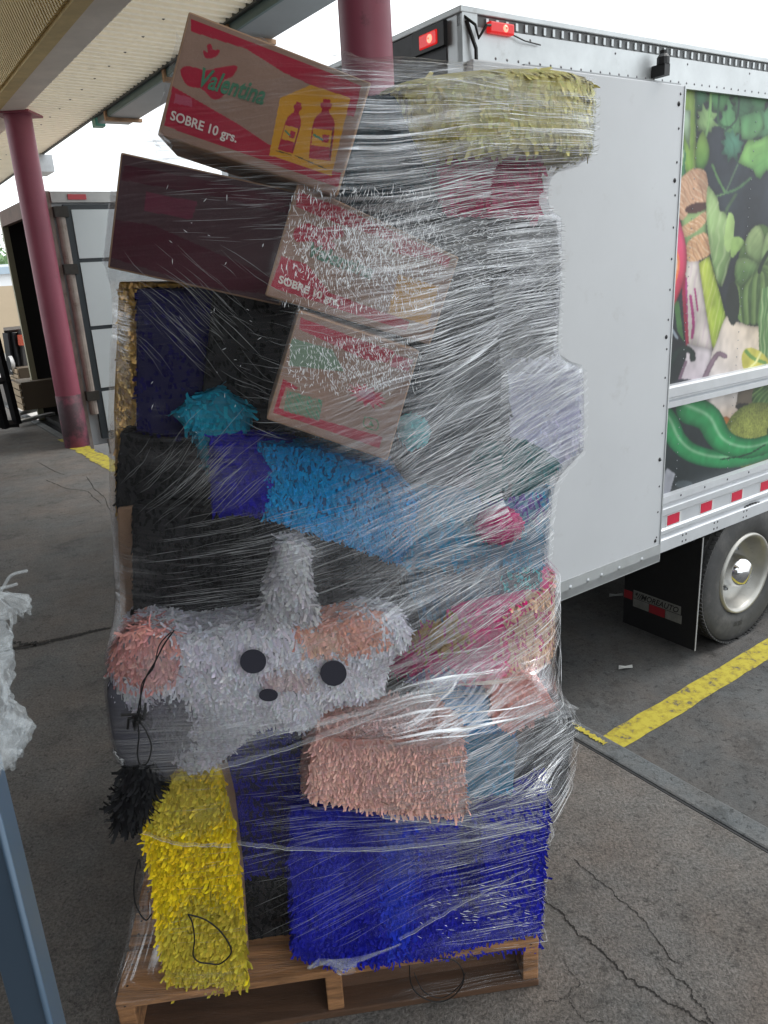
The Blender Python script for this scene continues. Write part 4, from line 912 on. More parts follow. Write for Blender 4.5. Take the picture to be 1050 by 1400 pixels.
def bottle(A, ax, base, top, w_, col=RED):
    """bottle silhouette; base/top picture points"""
    base, top = np.array(base, float), np.array(top, float); d = top-base; L = np.hypot(*d); u = d/L; s_ = np.array([-u[1], u[0]])
    def pt(h, x): q = base+u*L*h+s_*w_*x; return tuple(q)
    prof = [(0, .42), (.04, .5), (.55, .5), (.68, .42), (.78, .2), (.84, .16), (.86, .24), (.93, .26), (.95, .16), (1., .15)]
    A.smooth([pt(h, x) for h, x in prof]+[pt(h, -x) for h, x in prof[::-1]], col)
    A.poly([pt(.22, .46), (pt(.22, -.46)), pt(.5, -.46), pt(.5, .46)], YEL*1.0)
    A.poly([pt(.29, .3), pt(.29, .0), pt(.42, .0), pt(.42, .3)], col); A.stroke([pt(.33, -.0), pt(.39, -.38)], w_*.11, GRN)
    A.poly([pt(.56, .46), pt(.55, .40), pt(.04, .42), pt(.04, .48)], sr(90, 16, 40))
def art1(A, XY):
    A.grain(np.ones(A.X.shape, bool), .05)
    A.poly([(261, 26), (380, 72), (494, 117), (484, 160), (471, 156), (474, 134), (425, 116), (389, 100), (337, 67), (261, 43)], RED)
    A.poly([(236, 118), (264, 134), (328, 171), (368, 198), (459, 235), (466, 236), (463, 256), (450, 252), (334, 210), (224, 172)], RED)
    A.poly([(383, 134), (425, 116), (479, 134), (453, 241), (368, 212)], YEL)
    # map-like red shape behind the script and a small plant-like mark
    A.smooth([(247, 96), (256, 90), (282, 96), (300, 92), (324, 90), (318, 104), (304, 112), (306, 130), (292, 136), (276, 122), (258, 118), (250, 108)], RED)
    A.smooth([(278, 68), (284, 72), (283, 62), (288, 60), (292, 68), (300, 68), (297, 76), (288, 80), (280, 78)], RED)
    A.poly([(240, 128), (262, 134), (263, 146), (237, 141)], sr(160, 70, 90))
    bottle(A, None, (437, 218), (447, 136), 30); bottle(A, None, (390, 207), (409, 140), 21)
    A.stroke([(404, 213), (446, 231)], 1.6, sr(80, 70, 30)); A.stroke([(378, 206), (398, 212)], 1.4, sr(90, 70, 30))
px1 = [(258, 15), (508, 113), (462, 268), (215, 185)]
c1, f1 = carton('sauce carton tilted on top of the load with two bottles on a yellow panel', px1, [.12, .03, .0, .09], .24, art1, 250, 150)
def txt(parent, fn, s, o_, r_, u_, m, bold, shear, nm):
    o_, r_, u_ = map(np.array, (o_, r_, u_)); return place_text(nm, s, m, parent, lambda x, y: fn(*(o_+r_*x+u_*y), .0012), bold, shear)
ink_w = mat('white ink', (.62, .55, .50), .7); ink_g = mat('green ink', tuple(GRN), .7); ink_r = mat('red ink', tuple(RED), .7)
txt(c1, f1, 'SOBRE 10 grs.', (232, 163), (15.4, 5.4), (4.0, -17.5), ink_w, .022, 0, 'lettering')
txt(c1, f1, 'Valentina', (268, 116), (24.5, 7.2), (7.5, -36), ink_g, .025, .3, 'script_lettering')
# ---- carton below, its print darkened to carry the shade it stands in
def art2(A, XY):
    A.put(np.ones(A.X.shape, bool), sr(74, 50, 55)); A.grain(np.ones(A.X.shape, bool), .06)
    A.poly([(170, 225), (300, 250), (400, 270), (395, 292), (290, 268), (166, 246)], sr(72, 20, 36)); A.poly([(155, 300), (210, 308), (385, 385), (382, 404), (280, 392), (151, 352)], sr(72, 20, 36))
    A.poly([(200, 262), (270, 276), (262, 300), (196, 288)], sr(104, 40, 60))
c2, f2_ = carton('carton with shade painted into its plum print under the tilted top carton, at the left edge', [(165, 208), (408, 262), (384, 418), (147, 366)], [.14, .06, .06, .14], .30, art2, 150, 100)
# ---- middle carton
def art3(A, XY):
    A.grain(np.ones(A.X.shape, bool), .05)
    A.poly([(408, 262), (470, 285), (600, 345), (616, 352), (612, 366), (520, 325), (440, 298), (404, 282)], RED); A.poly([(385, 350), (420, 362), (450, 400), (500, 418), (560, 440), (556, 452), (470, 425), (370, 392)], RED)
    A.smooth([(402, 315), (420, 305), (440, 312), (462, 308), (470, 322), (452, 330), (458, 342), (440, 340), (425, 330), (405, 330)], RED); A.smooth([(428, 322), (450, 330), (460, 335), (450, 342), (430, 335)], RED)
    A.poly([(545, 375), (600, 392), (585, 445), (530, 428)], YEL*.95); A.poly([(540, 330), (575, 340), (570, 352), (538, 345)], RED)
px3 = [(407, 248), (628, 352), (588, 472), (362, 404)]
c3, f3 = carton('middle sauce carton half hidden by crinkled film, below the tilted top one', px3, [.03, .10, .08, .0], .26, art3, 220, 140)
txt(c3, f3, 'Valentina', (418, 348), (24, 9), (6, -27), ink_g, .03, .25, 'script_lettering')
txt(c3, f3, 'SOBRE 10 grs.', (380, 386), (14, 5.5), (3.5, -14), ink_w, .035, 0, 'lettering')
def art4(A, XY):
    A.grain(np.ones(A.X.shape, bool), .05)
    A.poly([(411, 434), (475, 458), (540, 480), (530, 496), (500, 492), (409, 450)], RED); A.poly([(540, 485), (565, 492), (558, 508), (532, 500)], sr(160, 50, 70))
    A.poly([(387, 518), (408, 530), (404, 533), (391, 529), (381, 558), (450, 577), (523, 597), (518, 613), (440, 586), (373, 564)], RED)
    A.poly([(398, 462), (455, 478), (470, 508), (395, 500)], sr(104, 128, 104))
    for k in range(30): x0 = 393+k*1.62; A.poly([(x0, 534+k*.45), (x0+random.choice((.6, .9, 1.2)), 534+k*.45), (x0-4, 562+k*.45), (x0-5, 562+k*.45)], sr(52, 124, 96))
    pts = []
    for i in range(26): t = i/26*2*math.pi; r_ = 26 if i % 2 else 15; pts.append((502+r_*1.1*math.cos(t), 541+r_*.62*math.sin(t)+.35*r_*math.cos(t)))
    A.poly(pts, sr(178, 40, 66)); A.ell(502, 540, 12, 6, sr(160, 70, 100), .3)
    A.stroke([(499, 570), (514, 574), (517, 580), (514, 588), (500, 584), (497, 578), (499, 570)], 1.5, sr(70, 116, 78)); A.poly([(504, 581), (507, 574), (511, 583)], sr(70, 116, 78))
px4 = [(409, 424), (574, 480), (530, 630), (364, 573)]
c4, f4 = carton('lowest sauce carton with a barcode and red starburst, above the blue fringed roll', px4, [-.03, .02, .0, -.05], .24, art4, 180, 160)

# ---- left side, behind the cartons
foil = mat('gold foil', srgb((176, 138, 70)), .28, .85, .3, 14, bump=1.0, bscale=40)
piece('foil_pinata', 'gold foil covered pinata edge at the left side of the load', 'pinata', [(162, 385), (300, 385), (300, 705), (158, 705), (155, 560)], .24, .30, foil)
foils = mat('gold foil strips', (1, 1, 1), .34, .85, attr=True)
ft = bpy.data.objects['foil_pinata']; q_ = [S(162, 385, .236), S(300, 385, .236), S(300, 705, .236), S(157, 705, .236)]
fringe('foil_strips', [(q_[0], q_[3], q_[2]), (q_[0], q_[2], q_[1])], srgb((168, 134, 78)), ft, 26000, .012, .004, .14, matname='gold foil strips', var=.4)
piece('navy_pinata', 'large deep navy paper pinata behind the lower sauce carton', 'pinata', [(186, 395), (430, 395), (430, 620), (186, 590)], .16, .34, paper('navy tissue', (14, 10, 60)), sr(16, 9, 70), 6000, L=.012)
piece('black_pinata', 'black paper pinata between the navy one and the lower sauce carton', 'pinata', [(292, 395), (440, 400), (430, 640), (270, 600)], .12, .05, paper_black, sr(12, 11, 14), 5000, L=.012)
piece('star_pinata', 'turquoise star point poking out of the dark pinatas at left', 'pinata', [(236, 568), (262, 548), (300, 530), (345, 560), (330, 640), (280, 640), (262, 590)], [.06, .07, .09, .1, .1, .1, .07], .06, paper('turquoise tissue', (20, 110, 134)), sr(26, 132, 158), 16000, L=.02, dome=.02)
piece('dark_pinata', 'black fringed pinata leg under the navy pinata at the left edge', 'pinata', [(165, 590), (290, 600), (330, 700), (172, 720), (157, 690)], .17, .2, paper_black, sr(14, 13, 15), 9000)
# ---- royal blue and turquoise roll
piece('blue_pinata', 'royal blue fringed pinata beside the turquoise roll, mid load', 'pinata', [(285, 592), (400, 600), (400, 705), (292, 700)], .07, .2, paper('royal tissue', (30, 26, 140)), sr(24, 18, 150), 22000, L=.018, dome=.03)
piece('turquoise_pinata', 'turquoise fringed roll below the lowest sauce carton', 'pinata', [(352, 604), (430, 612), (530, 640), (572, 684), (560, 742), (545, 768), (460, 738), (362, 706)], [.05, .04, .03, .03, .03, .04, .04, .05], .22, paper('sea blue tissue', (16, 84, 130)), sr(4, 150, 214), 36000, L=.016, wd=.0045, dome=.015)
piece('charcoal_pinata', 'wide matt black fringed box above the grey animal pinata', 'pinata', [(180, 692), (545, 700), (548, 850), (182, 858)], [.12, .07, .06, .11], .34, paper_black, sr(14, 13, 16), 9000, L=.014)
piece('cardboard_sheet', 'bare cardboard edge at the left of the black fringed box', 'cardboard', [(160, 695), (200, 690), (200, 862), (165, 862)], .16, .3, cardb)
# ---- animal pinata
GREY = sr(216, 214, 220); PINK = sr(222, 160, 152); PEACH = sr(216, 156, 136)
an, aF, an_n = piece('animal_pinata', 'grey and pink fringed animal pinata lying on its side with dark round eyes', 'pinata',
    [(150, 908), (166, 872), (205, 856), (260, 862), (330, 848), (380, 838), (440, 846), (500, 832), (548, 842), (560, 872), (530, 905), (520, 945), (455, 962), (420, 992), (360, 990), (310, 1030), (262, 1052), (222, 1020), (196, 1000), (162, 955)], .02, .30, paper('grey tissue', (150, 148, 152)), GREY, 40000, dome=.04, rnd=True, L=.022, wd=.005, lift=.2, patches=[(195, 890, 50, 46, PINK), (215, 905, 30, 26, sr(226, 180, 174)), (468, 858, 62, 30, PEACH), (440, 872, 30, 20, sr(222, 178, 160)), (395, 925, 36, 16, sr(206, 186, 186)), (225, 990, 38, 45, sr(120, 118, 126))], var=.16)
ear, eF, _ = piece('tmp', 'x', 'x', [(376, 756), (384, 742), (412, 740), (420, 752), (424, 800), (438, 862), (346, 866), (362, 810)], .01, .05, paper('grey tissue', (150, 148, 152)), sr(190, 188, 190), 26000, dome=.015, L=.02, lift=.3)
for ch, nm in zip(list(ear.children), ('ear', 'ear_fringe')):
    ch.name = nm; ch.parent = an; ch.location = [a-b for a, b in zip(ear.location, an.location)]
bpy.data.objects.remove(ear)
ac = aF.mean(0)
def on_dome(x, y, lift=.0):   # point on the animal's front
    d = ray(x, y); t = ((ac-CAM) @ an_n)/(d @ an_n); p = CAM+d*t; r_ = min(1, np.linalg.norm(p-ac)/.30); h = .045*math.sqrt(max(0, 1-r_*r_))+.012+lift; t = ((ac+an_n*h-CAM) @ an_n)/(d @ an_n); return CAM+d*t
eyem = mat('dark felt eye', srgb((40, 40, 52)), .7)
for nm, cx, cy_, rx, ry in (('eye', 346, 905, 18, 16), ('eye', 456, 921, 18, 17), ('nose', 367, 951, 13, 8)):
    pts = [on_dome(cx+rx*math.cos(t), cy_+ry*math.sin(t), .004) for t in np.linspace(0, 2*math.pi, 22, endpoint=False)]
    flat_prism(pts, -an_n*.004, eyem, nm, an)
# grey flap / pocket below at left and a loop of cord
piece('grey_pinata', 'dark grey paper belly bulging at the lower left of the animal pinata', 'pinata', [(150, 930), (190, 945), (245, 1000), (250, 1030), (230, 1062), (180, 1058), (158, 1020), (149, 975)], .02, .12, paper('slate tissue', (86, 86, 96)), None, dome=.02, rnd=True)
cordm = mat('black cord', (.008, .008, .009), .6)
def cord(label, pts, bb, r_=.0016, lift=None, nm='black_string'):
    P = catmull(pts, closed=False, k=8); mb = MB(); mb.tube([S(x, y, bb if not callable(bb) else bb(x, y)) for x, y in P], r_, 6)
    return tag(mb.build(nm, cordm, smooth=True, origin=S(*pts[0], -.0)), label, 'string')
cord('long black cord running down the pink end of the animal pinata to a knot', [(238, 862), (225, 880), (212, 905), (198, 930), (190, 965), (188, 985)], -.055)
cord('thin black strand twisted beside the long cord on the animal pinata', [(234, 864), (218, 882), (210, 912), (194, 935), (192, 968), (187, 985)], -.057, .0012)
cord('black cord loop hanging from the knot at the left of the animal pinata', [(188, 985), (190, 1005), (188, 1030), (192, 1045), (202, 1042), (207, 1020), (200, 1000), (190, 985)], -.05)
mb = MB()
for k in range(14): c = S(187+random.uniform(-5, 5), 982+random.uniform(-6, 6), -.05); mb.tube([c, c+np.random.normal(size=3)*.008, c+np.random.normal(size=3)*.012], .0025, 5)
tag(mb.build('cord_knot', cordm, origin=S(187, 982, -.05)), 'knot of black cord at the left of the animal pinata', 'cord knot')
cord('black cord loop lying on the front of the yellow fringed slab', [(257, 1250), (263, 1262), (266, 1285), (264, 1305), (272, 1315), (285, 1317), (300, 1318), (315, 1305), (314, 1292), (300, 1272), (280, 1257), (257, 1250)], -.012, .0017)
cord('black cord curling at the left edge of the yellow fringed slab', [(192, 1188), (190, 1175), (184, 1200), (184, 1230), (192, 1250), (200, 1258), (207, 1250)], .04, .0016)
cord('black cord loop hanging over the front of the pallet deck', [(560, 1320), (562, 1345), (575, 1362), (600, 1370), (622, 1360), (634, 1340), (630, 1322), (618, 1312), (600, 1310)], -.015, .0014)
cord('second thin cord ring beside the pallet deck loop', [(566, 1330), (580, 1356), (605, 1364), (628, 1348), (636, 1330)], -.02, .0011)
# ---- right side from the top
YG = sr(214, 192, 96)
dr_c = S(668, 160, .30)
def drum(name, label, px0, px1, pyt, pyb, bmid, col, m, frx=1.0, fry=.8, dens=14000, cols=None, stripes=None):
    a, b_ = loc(S(px0, (pyt+pyb)/2, bmid)), loc(S(px1, (pyt+pyb)/2, bmid)); rx = (b_[0]-a[0])/2; cu = (a[0]+b_[0])/2; ry = rx*fry
    zt = loc(S((px0+px1)/2, pyt, bmid-ry))[2]; zb = loc(S((px0+px1)/2, pyb, bmid-ry))[2]; n_ = 36
    t = empty(name, L2W(cu, bmid, zb), label, 'pinata'); V = []; 
    prof = [(zb, .90), (zb+.012, .985), (zb+.03, 1.), (zt-.03, 1.), (zt-.012, .985), (zt, .90)]
    for z, k in prof: V += [L2W(cu+rx*k*math.cos(q), bmid+ry*k*math.sin(q), z) for q in np.linspace(0, 2*math.pi, n_, endpoint=False)]
    F = [(i*n_+j, i*n_+(j+1) % n_, (i+1)*n_+(j+1) % n_, (i+1)*n_+j) for i in range(len(prof)-1) for j in range(n_)]+[tuple(range(n_))[::-1], tuple((len(prof)-1)*n_+j for j in range(n_))]
    mesh_obj('body', V, F, m, t, True); note(np.array(V)); Va = np.array(V); tr_ = []
    for f in F[:-2]: q = Va[list(f)]; tr_ += [q[[0, 1, 2]], q[[0, 2, 3]]]
    fringe('fringe', tr_, col, t, dens, patches=cols); return t
drum('yellow_drum_pinata', 'pale yellow fringed drum pinata at the top right of the load', 512, 803, 92, 208, .26, sr(216, 208, 138), paper('pale yellow tissue', (208, 198, 128)), cols=[(515, 150, 40, 90, sr(140, 130, 84)), (590, 190, 40, 60, sr(186, 172, 98))])
piece('pink_pinata', 'crimson pink fringed pinata squeezed below the yellow drum', 'pinata', [(600, 214), (745, 214), (735, 300), (600, 300)], .16, .3, paper('crimson tissue', (150, 24, 70)), sr(176, 30, 84), 12000)
piece('black_box_pinata', 'dark teal black fringed block beside the top carton, below the drum', 'pinata', [(475, 130), (540, 130), (610, 300), (470, 300)], .14, .3, paper('dark teal tissue', (22, 40, 48)), sr(28, 52, 62), 8000)
piece('black_box_pinata', 'upper black paper block at the right edge below the pink pinata', 'pinata', [(590, 296), (762, 303), (762, 396), (590, 396)], [.1, .18, .18, .1], .35, paper_black, sr(24, 28, 30), 8000)
piece('black_box_pinata', 'lower black paper block stacked under the upper black one at right', 'pinata', [(570, 400), (760, 400), (756, 486), (560, 500)], [.08, .18, .18, .08], .35, paper_black, sr(22, 24, 27), 8000)
piece('lavender_pinata', 'white and lavender boxy pinata jutting out at the right edge', 'pinata', [(690, 512), (793, 508), (793, 610), (765, 638), (690, 600)], [.14, .20, .20, .2, .14], .3, paper('lavender tissue', (190, 190, 222)), sr(206, 206, 232), 7000, L=.014)
piece('charcoal_block', 'charcoal paper block between the lowest carton and the lavender pinata', 'pinata', [(560, 495), (695, 505), (700, 680), (548, 690)], .12, .25, paper('charcoal tissue', (34, 42, 50)), sr(40, 50, 58), 7000)
piece('turquoise_ball', 'small turquoise paper ball right of the lowest sauce carton', 'paper ball', [(548, 590), (556, 574), (570, 570), (584, 578), (588, 594), (580, 608), (566, 612), (552, 606)], .08, .05, paper('aqua tissue', (50, 176, 184)), sr(60, 190, 196), 16000, dome=.02, rnd=True, L=.012)
piece('teal_cone_pinata', 'dark teal cone pinata with its tip pointing right', 'pinata', [(764, 636), (752, 620), (728, 606), (700, 598), (660, 604), (640, 640), (660, 682), (710, 676), (748, 656)], [.2, .19, .17, .15, .12, .12, .13, .15, .18], .12, paper('deep teal tissue', (16, 84, 88)), sr(18, 98, 102), 9000, dome=.03, rnd=True, L=.014)
piece('aqua_box_pinata', 'grey blue paper box behind the film right of the turquoise roll', 'pinata', [(555, 668), (752, 668), (742, 775), (548, 775)], [.08, .16, .16, .08], .3, paper('grey blue tissue', (84, 128, 156)), sr(36, 140, 182), 9000, patches=[(700, 690, 44, 26, sr(88, 60, 150)), (650, 700, 20, 20, sr(120, 140, 150))])
piece('magenta_ball', 'magenta paper ball pressed against the film at right', 'paper ball', [(652, 722), (660, 704), (682, 697), (704, 702), (716, 718), (706, 736), (684, 744), (662, 738)], .10, .05, paper('magenta tissue', (196, 22, 110)), sr(196, 24, 110), 16000, dome=.02, rnd=True, L=.012)
piece('slate_pinata', 'slate grey fringed block with an aqua corner above the magenta pinata', 'pinata', [(556, 770), (742, 770), (738, 815), (700, 836), (556, 850)], [.1, .16, .16, .15, .1], .3, paper('slate blue tissue', (60, 74, 88)), sr(62, 96, 120), 9000, patches=[(716, 790, 30, 24, sr(40, 168, 176))])
bz = drum('magenta_drum_pinata', 'magenta round pinata with gold and beige bands at the right', 520, 752, 828, 946, .27, sr(220, 14, 120), paper('magenta tissue', (196, 22, 110)), cols=[(596, 860, 46, 30, sr(170, 132, 60)), (740, 880, 52, 90, sr(206, 168, 138)), (600, 925, 46, 16, sr(96, 84, 150))])
piece('black_wedge', 'small black paper wedge between the animal ear side and the gold band', 'pinata', [(540, 838), (572, 836), (576, 862), (545, 866)], .03, .08, paper_black, None)
# ---- lower tier
piece('cyan_pinata', 'bright cyan fringed pinata top between the pink slab and the right edge', 'pinata', [(606, 965), (640, 955), (700, 958), (706, 1020), (610, 1020)], .06, .2, paper('cyan tissue', (20, 120, 180)), sr(24, 132, 196), 20000)
piece('coral_pinata', 'pale coral fringed pinata corner under the white film flap', 'pinata', [(672, 950), (740, 936), (760, 968), (700, 1000), (672, 985)], .05, .15, paper('coral tissue', (226, 150, 140)), sr(236, 168, 156), 18000)
piece('teal_box', 'smooth teal paper box beside the salmon fringed slab', 'pinata', [(632, 1020), (706, 1016), (700, 1108), (634, 1112)], .02, .22, paper('teal blue paper', (16, 112, 146)), sr(2, 132, 178), 5000, L=.010, lift=.2)
piece('black_box_pinata', 'black paper block at the lower right, above the royal blue block', 'pinata', [(690, 990), (784, 990), (772, 1085), (690, 1102)], [.06, .14, .12, .05], .35, paper_black, sr(26, 28, 34), 8000)
piece('navy_pinata', 'dark navy fringed pinata between the yellow slab and the salmon slab', 'pinata', [(285, 985), (436, 980), (436, 1190), (300, 1200)], .10, .30, paper('navy tissue', (14, 10, 60)), sr(30, 28, 120), 14000)
piece('salmon_pinata', 'salmon pink fringed slab laid flat above the royal blue block', 'pinata', [(432, 1004), (470, 1010), (632, 1008), (634, 1106), (540, 1104), (420, 1082), (424, 1040)], -.035, .15, paper('salmon tissue', (204, 140, 124)), sr(214, 166, 154), 70000, L=.02, wd=.004, lift=.4, var=.2, rows=.012)
piece('salmon_tuft', 'small salmon fringed bump standing behind the salmon slab', 'pinata', [(582, 1012), (586, 990), (600, 978), (616, 984), (626, 1012)], .01, .06, paper('salmon tissue', (204, 140, 124)), sr(222, 164, 150), 50000, film=False, wd=.004, lift=.4)
piece('salmon_tuft', 'salmon fringed flap standing up at the left end of the salmon slab', 'pinata', [(430, 1010), (428, 985), (455, 978), (480, 988), (486, 1012)], .02, .06, paper('salmon tissue', (204, 140, 124)), sr(216, 158, 144), 50000, film=False, wd=.004, lift=.4)
piece('royal_pinata', 'large royal blue fringed block standing on the pallet deck', 'pinata', [(396, 1100), (560, 1112), (748, 1082), (735, 1284), (560, 1302), (470, 1312), (404, 1296)], [.03, .0, .02, .02, .005, .0, .03], .5, paper('royal tissue', (30, 26, 140)), sr(14, 20, 150), 60000, L=.022, wd=.006, lift=.4, rows=.013, patches=[(545, 1190, 26, 110, sr(18, 44, 176)), (450, 1180, 20, 90, sr(24, 34, 168)), (640, 1160, 16, 80, sr(10, 14, 110))])
piece('black_pinata', 'black paper block on the deck between the yellow slab and the royal blue block', 'pinata', [(322, 1185), (412, 1185), (412, 1290), (330, 1296)], .12, .3, paper_black, sr(13, 13, 16), 9000)
ys, yF, yn = piece('yellow_pinata', 'bright yellow fringed slab standing upright at the front left of the pallet', 'pinata', [(207, 1052), (300, 1038), (318, 1120), (330, 1220), (338, 1338), (232, 1346), (212, 1220), (197, 1120)], [.05, .03, .01, .0, .0, .03, .04, .05], .09, cardb, sr(226, 196, 28), 60000, L=.022, wd=.0065, lift=.5, rows=.016, side=False, var=.25, patches=[(285, 1300, 75, 85, sr(196, 176, 58)), (250, 1090, 70, 42, sr(204, 184, 64))])
piece('black_leg_pinata', 'black fringed pinata leg hanging out of the film at the left edge', 'pinata', [(166, 1052), (214, 1046), (216, 1078), (200, 1105), (184, 1130), (158, 1130), (156, 1108), (168, 1085)], .0, .07, paper_black, sr(22, 22, 25), 24000, L=.026, wd=.006, lift=.6, film=False, dome=.01)
# dark cartons in the heart of the load
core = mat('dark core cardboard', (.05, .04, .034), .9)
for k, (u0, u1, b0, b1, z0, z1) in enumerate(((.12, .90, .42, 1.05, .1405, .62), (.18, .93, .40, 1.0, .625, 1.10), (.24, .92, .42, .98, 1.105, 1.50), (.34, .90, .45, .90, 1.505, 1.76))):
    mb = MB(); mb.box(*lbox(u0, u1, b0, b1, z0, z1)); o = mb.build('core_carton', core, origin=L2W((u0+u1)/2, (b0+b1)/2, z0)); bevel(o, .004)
    tag(o, ['dark carton on the pallet deck at the heart of the load', 'dark carton second from the deck behind the animal pinata', 'dark carton third from the deck behind the navy pinata', 'dark carton topmost in the heart of the load below the drum'][k], 'carton', 'dark cartons inside the load')
    note(np.array([L2W(*q) for q in ((u0, b0, z0), (u1, b0, z0), (u1, b1, z0), (u0, b1, z0), (u0, b0, z1), (u1, b0, z1), (u1, b1, z1), (u0, b1, z1))]))

# ================================================================== STRETCH FILM
HU = []
# sample edges of all noted clouds by their vertical extents: hull of each cloud, resampled in z
for Q in HULL:
    n_ = len(Q)
    if n_ <= 24:
        i, j = np.triu_indices(n_, 1); t = np.linspace(0, 1, 14)[None, :, None]; HU.append((Q[i][:, None]*(1-t)+Q[j][:, None]*t).reshape(-1, 3))
    else:
        h = np.random.permutation(n_)[:90]; q = Q[h]; i, j = np.triu_indices(len(q), 1); t = np.linspace(0, 1, 6)[None, :, None]; HU.append((q[i][:, None]*(1-t)+q[j][:, None]*t).reshape(-1, 3))
for z in np.linspace(.02, .15, 8): HU.append(np.array([(-.004, -.004, z), (PW+.004, -.004, z), (PW+.004, PD, z), (-.004, PD, z)]))
HU = np.concatenate(HU)
zmin, zmax = .03, HU[:, 2].max()+.01
ZL = np.arange(zmin, zmax, .01); NT = 360; TH_ = np.linspace(0, 2*math.pi, NT, endpoint=False); CU, CBB = .56, .42
dirs = np.stack([np.cos(TH_), np.sin(TH_)]); rel = HU[:, :2]-np.array([CU, CBB]); hs = np.full((len(ZL), NT), -9.)
for i, z in enumerate(ZL):
    mk = np.abs(HU[:, 2]-z) < .012
    if mk.sum() > 3: hs[i] = (rel[mk] @ dirs).max(0)
    else: hs[i] = hs[i-1]
raw = hs.copy()
def gaus(a, s_):
    r_ = int(s_*3); k = np.exp(-.5*(np.arange(-r_, r_+1)/s_)**2); k /= k.sum(); p = np.pad(a, ((r_, r_), (0, 0)), 'edge'); return sum(k[i]*p[i:i+len(a)] for i in range(2*r_+1))
wc = 4
def ext(a, f, w_):
    p = np.pad(a, ((w_, w_), (0, 0)), 'edge'); o = p[:len(a)].copy()
    for q in range(1, 2*w_+1): o = f(o, p[q:q+len(a)])
    return o
closed = np.maximum(ext(ext(raw, np.maximum, wc), np.minimum, wc), raw)
dil = closed.copy()
for d_ in range(1, 1): dil[d_:] = np.maximum(dil[d_:], raw[:-d_]); dil[:-d_] = np.maximum(dil[:-d_], raw[d_:])
hs = np.maximum(gaus(dil, 1.3), raw)
hs = np.maximum(gaus(hs, .8), raw)
NP = 480; PH = np.linspace(0, 2*math.pi, NP, endpoint=False)
RR = np.zeros((len(ZL), NP)); dif = np.cos(TH_[None, :]-PH[:, None]); okm = dif > .12
for i in range(len(ZL)):
    q = np.where(okm, hs[i][None, :]/np.where(okm, dif, 1), 9); RR[i] = q.min(1)
RR += .006
RR = np.clip(RR, .05, 1.2)
def shell(ph, z, off=0.):
    """ph, z arrays -> world points on the wrapped surface"""
    ph = np.mod(ph, 2*math.pi); fi = ph/(2*math.pi)*NP; i0 = np.floor(fi).astype(int) % NP; i1 = (i0+1) % NP; a = fi-np.floor(fi)
    fz = np.clip((z-ZL[0])/.01, 0, len(ZL)-1.001); k0 = fz.astype(int); b_ = fz-k0
    r_ = (RR[k0, i0]*(1-a)+RR[k0, i1]*a)*(1-b_)+(RR[k0+1, i0]*(1-a)+RR[k0+1, i1]*a)*b_+off
    u_, v_ = CU+r_*np.cos(ph), CBB+r_*np.sin(ph); return PA+u_[..., None]*PU+v_[..., None]*PV+z[..., None]*PZ
film = empty('stretch_film', L2W(CU, CBB, 0), 'clear stretch film wound round the whole pallet load in many streaked layers', 'stretch film')
FM = [film_mat('stretch film %s' % k, lo, hi, wh, us, vs, .004, seed=sd_) for k, lo, hi, wh, us, vs, sd_ in (('fine', .50, .58, 1.0, 3, 340, 0.), ('medium', .52, .60, 1.0, 2.2, 210, 31.), ('coarse', .54, .62, 1.0, 1.6, 120, 57.))]
ZT = ZL[-1]
def on_shell(px, py):
    """where the sight line meets the wrapped surface"""
    d = ray(px, py); 
    for it in range(400):
        t = 1.0+it*.004; q = loc(CAM+d*t); ph = math.atan2(q[1]-CBB, q[0]-CU); r_ = math.hypot(q[0]-CU, q[1]-CBB); k = int(np.clip((q[2]-ZL[0])/.01, 0, len(ZL)-1))
        if r_ < RR[k, int(ph/(2*math.pi)*NP) % NP]: return ph, q[2]
    return None
HAZE_SPOTS = []  # places where extra white haze is painted into the film
for x_, y_, r_, k_ in ((265, 1005, .07, .55), (330, 1000, .05, .35), (730, 590, .07, .7), (690, 275, .08, .6), (640, 935, .07, .45), (520, 900, .05, .3), (770, 980, .05, .9), (715, 1245, .05, .5), (620, 180, .1, .25), (228, 210, .03, .6), (560, 95, .08, .5), (700, 1100, .06, .4), (250, 1045, .05, .3), (390, 760, .05, .25), (300, 860, .06, .22), (600, 560, .1, .3), (192, 1225, .05, .45), (178, 1320, .04, .5), (300, 1340, .05, .25), (600, 1330, .06, .3), (166, 450, .05, .5), (165, 780, .05, .4), (280, 620, .07, .25)):
    h_ = on_shell(x_, y_)
    if h_: HAZE_SPOTS.append((h_[0], h_[1], r_, k_))
def amount(ph, z):
    """how white the film ridges are: daylight painted in to the right, nearly clear over the shaded left"""
    x = np.cos(ph); a = np.clip(.09+.95*np.clip((x-.0)/.5, 0, 1), 0, 1)*np.interp(z, [.1, .45, .6, .8, .95, 1.1, 1.9], [.35, .4, .75, .7, .5, .85, .9])
    for h_, z_, r_, k_ in HAZE_SPOTS:
        d = np.mod(ph-h_+math.pi, 2*math.pi)-math.pi; a = a+k_*np.exp(-((d*.5/(r_*1.6))**2+((z-z_)/r_)**2))
    return np.clip(a, 0, 1)
